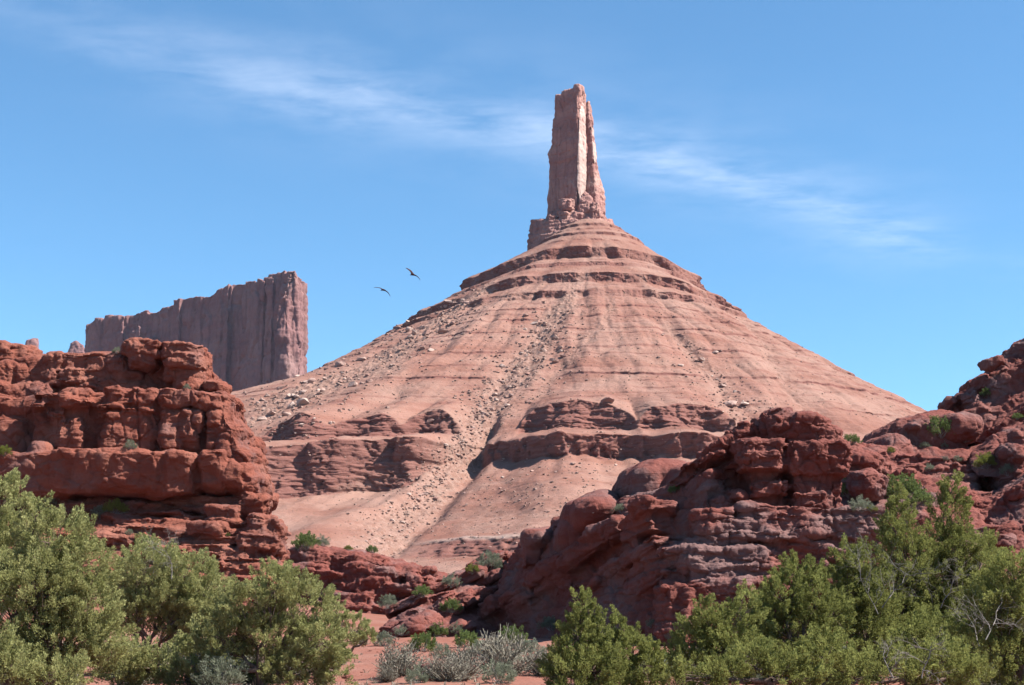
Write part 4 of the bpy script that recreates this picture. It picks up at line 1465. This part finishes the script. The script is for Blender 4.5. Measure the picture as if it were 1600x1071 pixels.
def juniper(base_px, Y, lobes, mat, label, seed, dens=1.0, dead=(), tuft=(.30, .52), group=None):
    """lobes: crown masses as photo boxes (x, y, half width, half height); a trunk reaches into each"""
    r_ = random.Random(seed)
    rg = np.random.default_rng(seed)
    gx = (base_px - 800) / F * Y
    base = Vector((gx, Y, float(gz(gx, Y)) - 0.1))
    root = thing('juniper_tree', label, 'tree', base, group)
    k = MPP(Y)
    cen, dirs, ln, rd, tn = [], [], [], [], []
    T = Tubes()
    fork = Vector((r_.uniform(-.2, .2), r_.uniform(-.2, .2), 0.7))
    T.add(bent((0, 0, -0.3), fork, r_, 3, .05), [.20, .17, .15, .14], 8)
    for (px, py, rx, ry) in lobes:
        c = P(px, py, Y) - base
        rx, rz = rx * k, ry * k
        ry_ = rx * r_.uniform(.8, 1.1)
        c.y += r_.uniform(-.35, .35) * rx
        limb = bent(fork, c, r_, 5, .06)
        T.add(limb, [.11, .085, .065, .05, .035, .02], 6)
        n = int(dens * 25 * (rx * rz + rx * ry_ + ry_ * rz) / 0.75) + 8
        u = rg.normal(size=(n, 3))
        u /= np.linalg.norm(u, axis=1)[:, None]
        rad = rg.uniform(.35, 1.0, n) ** .6
        lump = 1 + 0.22 * pn(u * 2.4 + seed + px)
        pt = np.array(c[:]) + u * np.array([rx, ry_, rz]) * (rad * lump)[:, None] * .92
        d = u * np.array([.8, .8, .55]) + np.array([0, 0, .75]) + rg.normal(size=(n, 3)) * .25
        d /= np.linalg.norm(d, axis=1)[:, None]
        cen.append(pt)
        dirs.append(d)
        sz = rg.uniform(.75, 1.25, n) * min(1.0, .55 + rx * .45)
        ln.append(tuft[1] * sz)
        rd.append(tuft[0] * .5 * sz)
        tn.append(np.clip(rg.normal(.5, .2, n), 0, 1))
        for i in range(0, n, 3):
            j = r_.randrange(2, 6)
            T.add(bent(limb[j], pt[i], r_, 2, .08), [.018, .012, .006], 3)
    cen = np.concatenate(cen)
    ok = cen[:, 2] > 0.05
    v, q, tint = leaves(cen[ok], np.concatenate(dirs)[ok], 115, np.concatenate(ln)[ok], np.concatenate(rd)[ok], 0.088, 0.032, rg, np.concatenate(tn)[ok])
    me = mesh_np('crown', v, q, False)
    colattr(me, 'tint', np.repeat(tint[:, None], 3, 1))
    link('trunk', T.mesh('trunk'), M_BARK, root)
    link('crown', me, mat, root)
    for (ax, ay, bx, by, fw) in dead:
        a, b = P(ax, ay, Y - fw) - base, P(bx, by, Y - fw) - base
        D = Tubes()
        twigs(D, a, (b - a).normalized(), (b - a).length, .024, r_, 3)
        link('dead_branch', D.mesh('dead_branch'), M_DEAD, root)
    return root


juniper(0, 51, [(-12, 806, 50, 56), (16, 772, 20, 24), (-30, 880, 66, 66), (32, 856, 42, 46)], M_LEAF_L, 'tallest pale green juniper, cut off by the left edge of the picture', 1)
juniper(85, 47, [(84, 850, 56, 48), (122, 902, 52, 56), (62, 925, 74, 64), (136, 962, 48, 54), (22, 965, 66, 66), (98, 1012, 76, 56), (164, 1005, 34, 44), (36, 1042, 66, 38), (58, 806, 22, 22)], M_LEAF_L, 'broad pale green juniper filling the lower left corner', 2)
juniper(240, 63, [(232, 890, 50, 36), (290, 902, 46, 36), (198, 920, 44, 36), (318, 932, 34, 36), (258, 938, 62, 36), (215, 960, 38, 30), (300, 962, 42, 34), (190, 960, 30, 36), (330, 965, 34, 34), (280, 985, 34, 24)], M_LEAF_L, 'olive green juniper with a dark twisted trunk, second from the left', 3, dead=((268, 905, 275, 858, 1.2),))
juniper(420, 53, [(430, 922, 44, 34), (382, 958, 54, 42), (470, 948, 46, 42), (502, 1008, 42, 46), (420, 1008, 72, 48), (345, 998, 42, 46), (528, 1050, 24, 30), (458, 1058, 64, 36), (316, 1048, 24, 30)], M_LEAF_L, 'wide rounded green juniper beside the patch of bare red soil', 4, tuft=(.28, .46))
juniper(542, 76, [(524, 956, 15, 26), (550, 986, 26, 28), (512, 990, 22, 28), (574, 1000, 10, 16)], M_LEAF_L, 'small green juniper at the right of the wide rounded one', 5, tuft=(.24, .4))
juniper(915, 49, [(912, 958, 15, 28), (906, 996, 28, 39), (930, 1008, 25, 41), (882, 1038, 30, 37), (940, 1048, 44, 41), (916, 1062, 62, 41)], M_LEAF_R, 'pointed bright green juniper at the centre bottom, the taller of two', 6, tuft=(.26, .5))
juniper(990, 50, [(974, 982, 14, 28), (986, 1020, 25, 41), (1010, 1040, 23, 37), (1002, 1064, 41, 34), (964, 1030, 21, 37)], M_LEAF_R, 'pointed green juniper at the centre bottom, the shorter of two', 7, tuft=(.26, .5))
juniper(1115, 48, [(1104, 968, 24, 24), (1088, 1008, 32, 32), (1130, 1000, 32, 36), (1166, 958, 26, 32), (1150, 1030, 54, 42), (1080, 1050, 36, 32)], M_LEAF_R, 'pale tipped bushy juniper right of the two pointed ones', 8)
juniper(1235, 52, [(1240, 904, 21, 28), (1266, 898, 14, 25), (1222, 940, 34, 41), (1270, 948, 34, 46), (1200, 968, 30, 41), (1240, 998, 62, 53), (1180, 990, 30, 41), (1300, 960, 23, 41)], M_LEAF_R, 'green juniper with two leafy points in front of the layered outcrop', 9)
juniper(1340, 55, [(1324, 884, 30, 28), (1350, 900, 34, 41), (1320, 930, 41, 46), (1360, 958, 46, 53), (1332, 1008, 62, 62)], M_LEAF_R, 'bright green round topped juniper with bare branches on its right', 10, dead=((1378, 950, 1398, 885, 1.6), (1372, 960, 1350, 900, 1.8)))
juniper(1480, 58, [(1488, 766, 14, 23), (1484, 808, 29, 32), (1468, 858, 44, 37), (1504, 868, 42, 41), (1480, 918, 68, 46), (1442, 940, 44, 46), (1520, 940, 44, 51), (1470, 1000, 94, 62)], M_LEAF_R, 'tallest dark green juniper on the right, rising above the outcrop foot', 11, 1.0, dead=((1470, 950, 1492, 900, 2.4),))
juniper(1408, 57, [(1405, 786, 13, 23), (1400, 830, 31, 37), (1420, 880, 44, 41), (1396, 930, 44, 46), (1410, 1000, 68, 62)], M_LEAF_R, 'slender dark juniper close on the left of the tallest right hand one', 12, 1.0)
juniper(1585, 48, [(1580, 902, 36, 37), (1560, 950, 46, 46), (1602, 960, 53, 62), (1556, 1020, 62, 62), (1620, 1040, 55, 64)], M_LEAF_R, 'dark green juniper in the lower right corner of the picture', 13, dead=((1540, 1000, 1556, 935, 1.8), (1530, 1010, 1522, 955, 1.6)))
juniper(1548, 62, [(1542, 858, 15, 25), (1548, 890, 25, 30), (1530, 920, 28, 32)], M_LEAF_R, 'small pointed juniper top between the tallest and the corner one', 14)
juniper(1185, 44, [(1180, 1040, 34, 26), (1222, 1050, 34, 26), (1132, 1060, 34, 24), (1262, 1066, 26, 20), (1062, 1066, 26, 20)], M_LEAF_R, 'low spreading yellow green juniper along the bottom edge, right of centre', 15)
juniper(1430, 45, [(1398, 1052, 50, 30), (1470, 1046, 52, 36), (1338, 1062, 34, 26), (1520, 1064, 40, 26)], M_LEAF_R, 'low grey green juniper with bare twigs along the bottom edge, far right', 16, .7, dead=((1396, 1060, 1374, 1022, 1.3), (1440, 1060, 1450, 1015, 1.5)))


juniper(215, 54, [(205, 1030, 34, 26), (245, 1046, 36, 26), (190, 1056, 36, 24), (275, 1062, 30, 20)], M_LEAF_L, 'low soft olive juniper bush between the broad corner one and the twisted trunk', 20)
juniper(330, 57, [(320, 1008, 34, 34), (300, 1035, 34, 30), (345, 1040, 36, 34)], M_LEAF_L, 'low olive juniper bush tucked behind the wide rounded one', 21)
juniper(30, 44, [(20, 1050, 44, 28), (90, 1062, 40, 24), (-20, 1030, 40, 40)], M_LEAF_L, 'low yellowish juniper boughs at the very bottom left corner', 17)
juniper(1290, 49, [(1290, 1030, 40, 34), (1330, 1045, 36, 30), (1250, 1045, 34, 28)], M_LEAF_R, 'low dark juniper filling the gap under the round topped one', 18)
juniper(1460, 52, [(1450, 1010, 50, 40), (1520, 1010, 50, 44), (1400, 1030, 40, 30)], M_LEAF_R, 'dusky juniper in front of the tallest right hand one', 19, .9)


# ---- shrubs: a few meshes of each kind, copied with shared data
def shrub_mesh(kind, seed):
    """unit shrub about 1 m wide, 0.7 m high: stems fanning from the root, leaves on them"""
    r_ = random.Random(seed)
    rg = np.random.default_rng(seed)
    T = Tubes()
    n = {'sage': 80, 'green': 90, 'yellow': 80, 'dry': 130}[kind]
    az = rg.uniform(0, 6.283, n)
    el = np.arccos(rg.uniform(0.12, 1, n))
    d = np.stack([np.sin(el) * np.cos(az), np.sin(el) * np.sin(az), np.cos(el)], 1)
    L = rg.uniform(.28, .55, n) * (1 + .25 * pn(d * 2 + seed))
    tip = d * L[:, None] * np.array([1, 1, 1.25])
    for i in range(0, n, 1 if kind == 'dry' else 3):
        T.add(bent((0, 0, -.05), tip[i] * (1.25 if kind == 'dry' else 1), r_, 3, .07), [.014, .011, .008, .004], 3)
        if kind == 'dry':
            for _ in range(3):
                b = Vector(tip[i]) * r_.uniform(.6, 1.1)
                T.add([b, b + Vector((r_.gauss(0, .09), r_.gauss(0, .09), r_.uniform(.03, .16)))], [.007, .003], 3)
    dd = d + np.array([0, 0, .6])
    dd /= np.linalg.norm(dd, axis=1)[:, None]
    v, q, tint = leaves(tip * .8, dd, 10 if kind == 'dry' else 42, np.full(n, .2), np.full(n, .085), .06, .018 if kind in ('sage', 'dry') else .028, rg, np.clip(rg.normal(.5, .2, n), 0, 1))
    V = np.concatenate([v, np.array(T.V)])
    Q = np.concatenate([q, np.array(T.Q) + len(v)])
    me = mesh_np('shrub', V, Q, False)
    colattr(me, 'tint', np.repeat(np.concatenate([tint, np.full(len(T.V), .35)])[:, None], 3, 1))
    me.materials.append({'sage': M_SAGE, 'green': M_GREEN, 'yellow': M_YEL, 'dry': M_DRY}[kind])
    me.materials.append(M_DEAD)
    mi = np.zeros(len(Q), np.int32)
    mi[len(q):] = 1
    if kind != 'dry':
        me.polygons.foreach_set('material_index', mi)
    return me


SHM = {k: [shrub_mesh(k, 200 + 10 * i + j) for j in range(3)] for i, k in enumerate(('sage', 'green', 'yellow', 'dry'))}
KN = {'sage': ('sagebrush', 'grey green sagebrush'), 'green': ('green_shrub', 'leafy green shrub'), 'yellow': ('yellow_shrub', 'yellow green shrub'), 'dry': ('dry_shrub', 'dry pale twiggy shrub')}


def shrub(px, py, w, kind, where, h=1.0, group=None):
    hit = spot(px, py)
    if not hit:
        return
    loc = hit[0]
    s = w * MPP(loc.y)
    r_ = random.Random(int(px * 7 + py * 13))
    o = bpy.data.objects.new(KN[kind][0], SHM[kind][r_.randrange(3)])
    COL.objects.link(o)
    o.location = loc - Vector((0, 0, .05 * s))
    o.scale = (s, s, s * h * r_.uniform(.85, 1.1))
    o.rotation_euler = (0, 0, r_.uniform(0, 6.28))
    tag(o, KN[kind][1] + ' ' + where, 'shrub', group)


for a in (
    (203, 702, 22, 'sage', 'in the corner where the cliff bench meets the wall'), (183, 552, 16, 'sage', 'on the cliff top left of the mushroom shaped boulder'),
    (6, 712, 26, 'yellow', 'on the cliff bench at the left edge'), (118, 602, 14, 'sage', 'on a narrow shelf high on the left cliff'),
    (292, 608, 12, 'sage', 'tucked under the stacked boulder on the left cliff'),
    (72, 795, 46, 'sage', 'widest one on the layered foot of the left cliff'), (46, 792, 22, 'yellow', 'above the left hand junipers on the cliff foot'),
    (180, 802, 34, 'yellow', 'on the layered foot under the middle of the bench'), (156, 808, 30, 'sage', 'beside a yellow shrub on the layered foot'),
    (127, 822, 26, 'green', 'just above the pale juniper on the layered foot'), (224, 858, 38, 'green', 'above the olive juniper on the layered foot'),
    (262, 872, 54, 'dry', 'right behind the olive juniper'), (202, 836, 14, 'sage', 'smallest one on the layered foot'), (355, 838, 9, 'green', 'tiny, among the fallen blocks of the cliff foot'),
    (478, 857, 40, 'green', 'along the top of the low ledge at its left'), (502, 853, 26, 'sage', 'on top of the low ledge near its left'), (581, 864, 18, 'green', 'round, alone on the low ledge top'),
    (544, 860, 14, 'yellow', 'in the middle of the low ledge top'), (660, 932, 30, 'green', 'on the right slope of the low ledge'), (608, 950, 34, 'sage', 'at the foot of the low ledge'),
    (706, 916, 30, 'sage', 'between the low ledge and the tilted slabs'), (766, 890, 46, 'sage', 'largest one above the tilted slabs'), (738, 896, 22, 'yellow', 'above the tilted slabs'),
    (704, 956, 34, 'green', 'upper one on the tilted slabs'), (682, 994, 34, 'green', 'in the middle of the tilted slabs'), (714, 990, 24, 'sage', 'on the tilted slabs near the shaded flank'), (660, 1018, 44, 'green', 'at the foot of the tilted slabs'),
    (628, 992, 24, 'sage', 'at the left side of the tilted slabs'), (860, 984, 38, 'sage', 'against the shaded flank, above the pointed junipers'), (800, 1010, 48, 'green', 'between the slabs and the pointed junipers'),
    (1055, 770, 22, 'green', 'between the domes of the outcrop'), (970, 800, 24, 'sage', 'in the notch right of the biggest dome'), (1092, 732, 16, 'sage', 'on the left shoulder of the outcrop'), (1126, 716, 12, 'yellow', 'on the upper left shoulder of the outcrop'),
    (1331, 694, 28, 'green', 'right of the blocky outcrop top'), (1326, 775, 40, 'green', 'in the hollow right of the outcrop'), (1346, 798, 36, 'sage', 'in the hollow right of the outcrop'),
    (1362, 800, 18, 'yellow', 'at the lower end of the hollow'), (1412, 778, 60, 'green', 'widest one on the saddle'), (1440, 790, 44, 'green', 'right of the widest one on the saddle'),
    (1382, 776, 30, 'sage', 'left of the widest one on the saddle'), (1470, 682, 46, 'green', 'larger one in front of the hollowed dome'), (1508, 690, 26, 'green', 'smaller one in front of the hollowed dome'),
    (1446, 700, 18, 'sage', 'below the hollowed dome, upper one'), (1392, 708, 14, 'yellow', 'left below the hollowed dome'), (1475, 700, 16, 'sage', 'below the larger green shrub'), (1496, 722, 18, 'sage', 'in the middle of the saddle'),
    (1476, 720, 14, 'dry', 'in the middle of the saddle'), (1452, 735, 16, 'sage', 'low in the middle of the saddle'), (1546, 620, 24, 'green', 'high on the dark upper ridge'), (1541, 730, 36, 'yellow', 'in the crack of the right hand slabs'),
    (1575, 742, 26, 'sage', 'on the right hand slabs, wider one'), (1541, 752, 12, 'sage', 'on the right hand slabs, smaller round one'), (1590, 655, 18, 'green', 'on the slope at the right edge'),
    (1024, 1008, 26, 'sage', 'at the foot of the outcrop, left of the bushy juniper'), (1048, 1000, 22, 'dry', 'at the foot of the outcrop'), (1018, 980, 20, 'sage', 'in the shade under the outcrop'),
    (625, 1056, 84, 'dry', 'spreading beside the bare red soil'), (652, 1068, 44, 'sage', 'next to the smooth purple rock at the bottom edge'),
    (785, 1052, 100, 'dry', 'widest one at the bottom centre'), (722, 1062, 76, 'dry', 'right of the smooth purple rock'), (850, 1056, 66, 'dry', 'left of the pointed junipers'), (830, 1030, 50, 'sage', 'behind the dry shrubs at the bottom centre'),
    (755, 1030, 50, 'sage', 'behind the widest dry shrub'), (270, 1045, 76, 'dry', 'between the olive and the wide rounded juniper'), (330, 1072, 90, 'dry', 'at the foot of the wide rounded juniper'), (205, 1072, 60, 'dry', 'right of the broad pale juniper'),
    (225, 1030, 34, 'green', 'under the olive juniper'), (290, 1016, 40, 'sage', 'right of the olive juniper trunk'), (560, 1006, 30, 'sage', 'at the foot of the small juniper'), (600, 1010, 34, 'sage', 'where the bare soil meets the slabs'),
    (690, 1030, 40, 'sage', 'just behind the smooth purple rock'), (730, 1012, 40, 'green', 'under the tilted slabs, right hand one'), (770, 1012, 34, 'dry', 'under the shaded flank'), (905, 1000, 30, 'sage', 'under the shaded flank behind the pointed juniper')):
    shrub(*a)

for k in range(110):                      # brush on the flat between and behind the junipers
    px = r5.choice((r5.uniform(0, 520), r5.uniform(700, 1600), r5.uniform(0, 520), r5.uniform(1000, 1600)))
    Y = r5.uniform(52, 92)
    gx = (px - 800) / F * Y
    q = P(800, 800, Y)
    zz = float(gz(gx, Y))
    hh = SC.ray_cast(DG, Vector((gx, Y, 60)), Vector((0, 0, -1)))
    if not hh[0] or hh[4].name != 'ground':
        continue
    kind = r5.choice(('sage', 'dry', 'sage', 'dry', 'green'))
    o = bpy.data.objects.new(KN[kind][0], SHM[kind][r5.randrange(3)])
    COL.objects.link(o)
    w = r5.uniform(.8, 1.9)
    o.location = hh[1] - Vector((0, 0, .05))
    o.scale = (w, w, w * r5.uniform(.7, 1.0))
    o.rotation_euler = (0, 0, r5.uniform(0, 6.28))
    tag(o, KN[kind][1] + ' on the red flat among the junipers', 'shrub', KN[kind][1] + ' among the junipers')

# round tan tussock, smooth slab and stones on the bare soil
tm = shrub_mesh('dry', 333)
h = spot(604, 1066)
o = link('grass_tussock', tm, None, None, h[0])
s_ = 34 * MPP(h[0].y)
o.scale = (s_, s_, s_ * .9)
tag(o, 'round straw coloured grass tussock on the bare red soil at the bottom', 'grass tuft')
R = Rock()
c = spot(682, 1062)[0]
R.blk(c + Vector((0, 0, .1)), (.75, .5, .42), 2.7, 24, 20)
rock_object('smooth_rock', R, 0.03, M_RIGHT, 'smooth purple red rock among the shrubs at the bottom edge', 'rock', block=0.2, beds=((.5, .04), (.2, .015)), crack=.04, crack_s=1, grain=.04, grain_s=.5, big=.1, big_s=1, seed=2.2)
for px, py, w, lab in ((541, 1058, 20, 'flat red stone on the bare soil, larger of two'), (556, 1063, 10, 'small red stone on the bare soil beside a larger one')):
    o = boulder(px, py, w, lab, name='stone', ratio=.4)
    if o:
        o.data = o.data.copy()
        o.data.materials.clear()
        o.data.materials.append(M_REDB)
for px, py, w, lab in ((1302, 878, 30, 'pale leaning block at the outcrop foot above the round topped juniper'), (448, 835, 16, 'fallen block on the right end of the cliff foot')):
    o = boulder(px, py, w, lab, ratio=.7)
    if o:
        o.data = o.data.copy()
        o.data.materials.clear()
        o.data.materials.append(M_REDB)
pl = []
for _ in range(900):
    x = r5.uniform(-24, 26)
    y = r5.uniform(44, 118)
    hh = SC.ray_cast(DG, Vector((x, y, 60)), Vector((0, 0, -1)))
    if hh[0] and hh[4].name == 'ground':
        pl.append((hh[1], r5.uniform(.03, .09) * (2.2 if r5.random() < .1 else 1)))
scatter('loose_stones', SMALL, pl, M_REDB)


# dry grass and litter over the red soil
rg_ = np.random.default_rng(12)
V, Q = [], []
nb = 0
for _ in range(1500):
    x = r5.uniform(-26, 28)
    y = r5.uniform(44, 112)
    if pn(np.array([[x / 5.0, y / 7.0, 4.4]]))[0] < -0.05 and r5.random() < .8:
        continue
    hh = SC.ray_cast(DG, Vector((x, y, 60)), Vector((0, 0, -1)))
    if not hh[0] or hh[4].name != 'ground':
        continue
    sz = r5.uniform(.10, .30)
    for _b in range(12):
        d = Vector((r5.gauss(0, .55), r5.gauss(0, .55), r5.uniform(.35, 1))).normalized()
        w_ = Vector((-d.y, d.x, 0)).normalized() * .012
        p0 = hh[1] + Vector((r5.gauss(0, .05), r5.gauss(0, .05), -.01))
        p1 = p0 + d * sz * .6
        p2 = p0 + d * sz + Vector((d.x, d.y, -.4)) * sz * .25
        V += [p0 - w_, p0 + w_, p1 + w_ * .8, p1 - w_ * .8, p2 + w_ * .3, p2 - w_ * .3]
        Q += [[nb, nb + 1, nb + 2, nb + 3], [nb + 3, nb + 2, nb + 4, nb + 5]]
        nb += 6
me = mesh_np('dry_grass', np.array([v[:] for v in V]), np.array(Q), False)
colattr(me, 'tint', np.repeat(rg_.random(len(V) // 6), 6)[:, None].repeat(3, 1))
o = link('dry_grass', me, M_DRY)
o['kind'] = 'stuff'


# ------------------------------------------------------------------ two soaring birds
M_BIRD = bark_mat('dark_feathers', (0.028, 0.012, 0.010), (0.05, 0.022, 0.018))


def bird(px, py, Y, left, right, tail, head, label):
    """body, neck, tail and two curved wings grown as one skin; wing points in photo pixels from the body"""
    c = P(px, py, Y)
    k = MPP(Y)
    V, E, Rd = [], [], []

    def add(dx, dy, dd, r, par=None):
        V.append((dx * k, dd, -dy * k))
        Rd.append(r)
        if par is not None:
            E.append((par, len(V) - 1))
        return len(V) - 1
    b = add(0, 0, 0, (.10, .10))
    n = add(head[0] * .55, head[1] * .55, -.05, (.06, .06), b)
    h = add(head[0], head[1], -.08, (.045, .045), n)
    add(head[0] * 1.35, head[1] * 1.5, -.10, (.012, .012), h)
    t = add(tail[0] * .6, tail[1] * .6, .06, (.05, .035), b)
    add(tail[0], tail[1], .14, (.06, .012), t)
    for wing in (left, right):
        p = b
        for i, (x, y) in enumerate(wing):
            f = i / (len(wing) - 1)
            p = add(x, y, .05 - .04 * f, ((.13 - .09 * f ** 1.6), .034 - .018 * f), p)
    me = bpy.data.meshes.new('bird')
    me.from_pydata(V, E, [])
    o = bpy.data.objects.new('tmp', me)
    COL.objects.link(o)
    m = o.modifiers.new('s', 'SKIN')
    for i, r in enumerate(Rd):
        me.skin_vertices[0].data[i].radius = r
    me.skin_vertices[0].data[0].use_root = True
    sb = o.modifiers.new('ss', 'SUBSURF')
    sb.levels = sb.render_levels = 2
    out = bpy.data.meshes.new_from_object(o.evaluated_get(bpy.context.evaluated_depsgraph_get()))
    bpy.data.objects.remove(o)
    tag(link('bird', out, M_BIRD, None, c), label, 'bird', 'birds gliding left of the hill')


bird(645, 429.5, 110, [(-1, -2.5), (-2.5, -5), (-5, -7.5), (-8, -9.5), (-11.5, -11.2)], [(2.5, .4), (5, 1.2), (8, 3.4), (10.3, 6), (12, 9)], (-4.5, .2), (2.2, .8), 'dark brown bird gliding with raised wings, the upper right of two')
bird(598.5, 453, 112, [(-2, -1.5), (-4, -2.8), (-7, -3.6), (-10.5, -3.9), (-15, -4)], [(2.5, .6), (5, 2), (8, 4.6), (10, 7.4), (11.8, 11)], (-3.8, .8), (2.6, .8), 'dark brown bird gliding with drooping wings, the lower left of two')
# ------------------------------------------------------------------ thin blue desert air between here and the mesa
def build_haze():
    bm = bmesh.new()
    bmesh.ops.create_cube(bm, size=1.0)
    me = bpy.data.meshes.new('haze')
    bm.to_mesh(me)
    bm.free()
    co = get_co(me)
    co = co * np.array([21000, 21000, 760], np.float32) + np.array([0, 1500, 350], np.float32)
    me.vertices.foreach_set('co', co.ravel())
    me.update()
    m = bpy.data.materials.new('air')
    m.use_nodes = True
    t = NT(m.node_tree)
    v = t.n('ShaderNodeVolumePrincipled', None, Color=(0.62, 0.74, 1.0, 1.0), Density=0.000016, Anisotropy=0.0)
    t.n('ShaderNodeOutputMaterial', None, Volume=v.outputs[0])
    o = link('haze', me, m)
    o['kind'] = 'stuff'


build_haze()
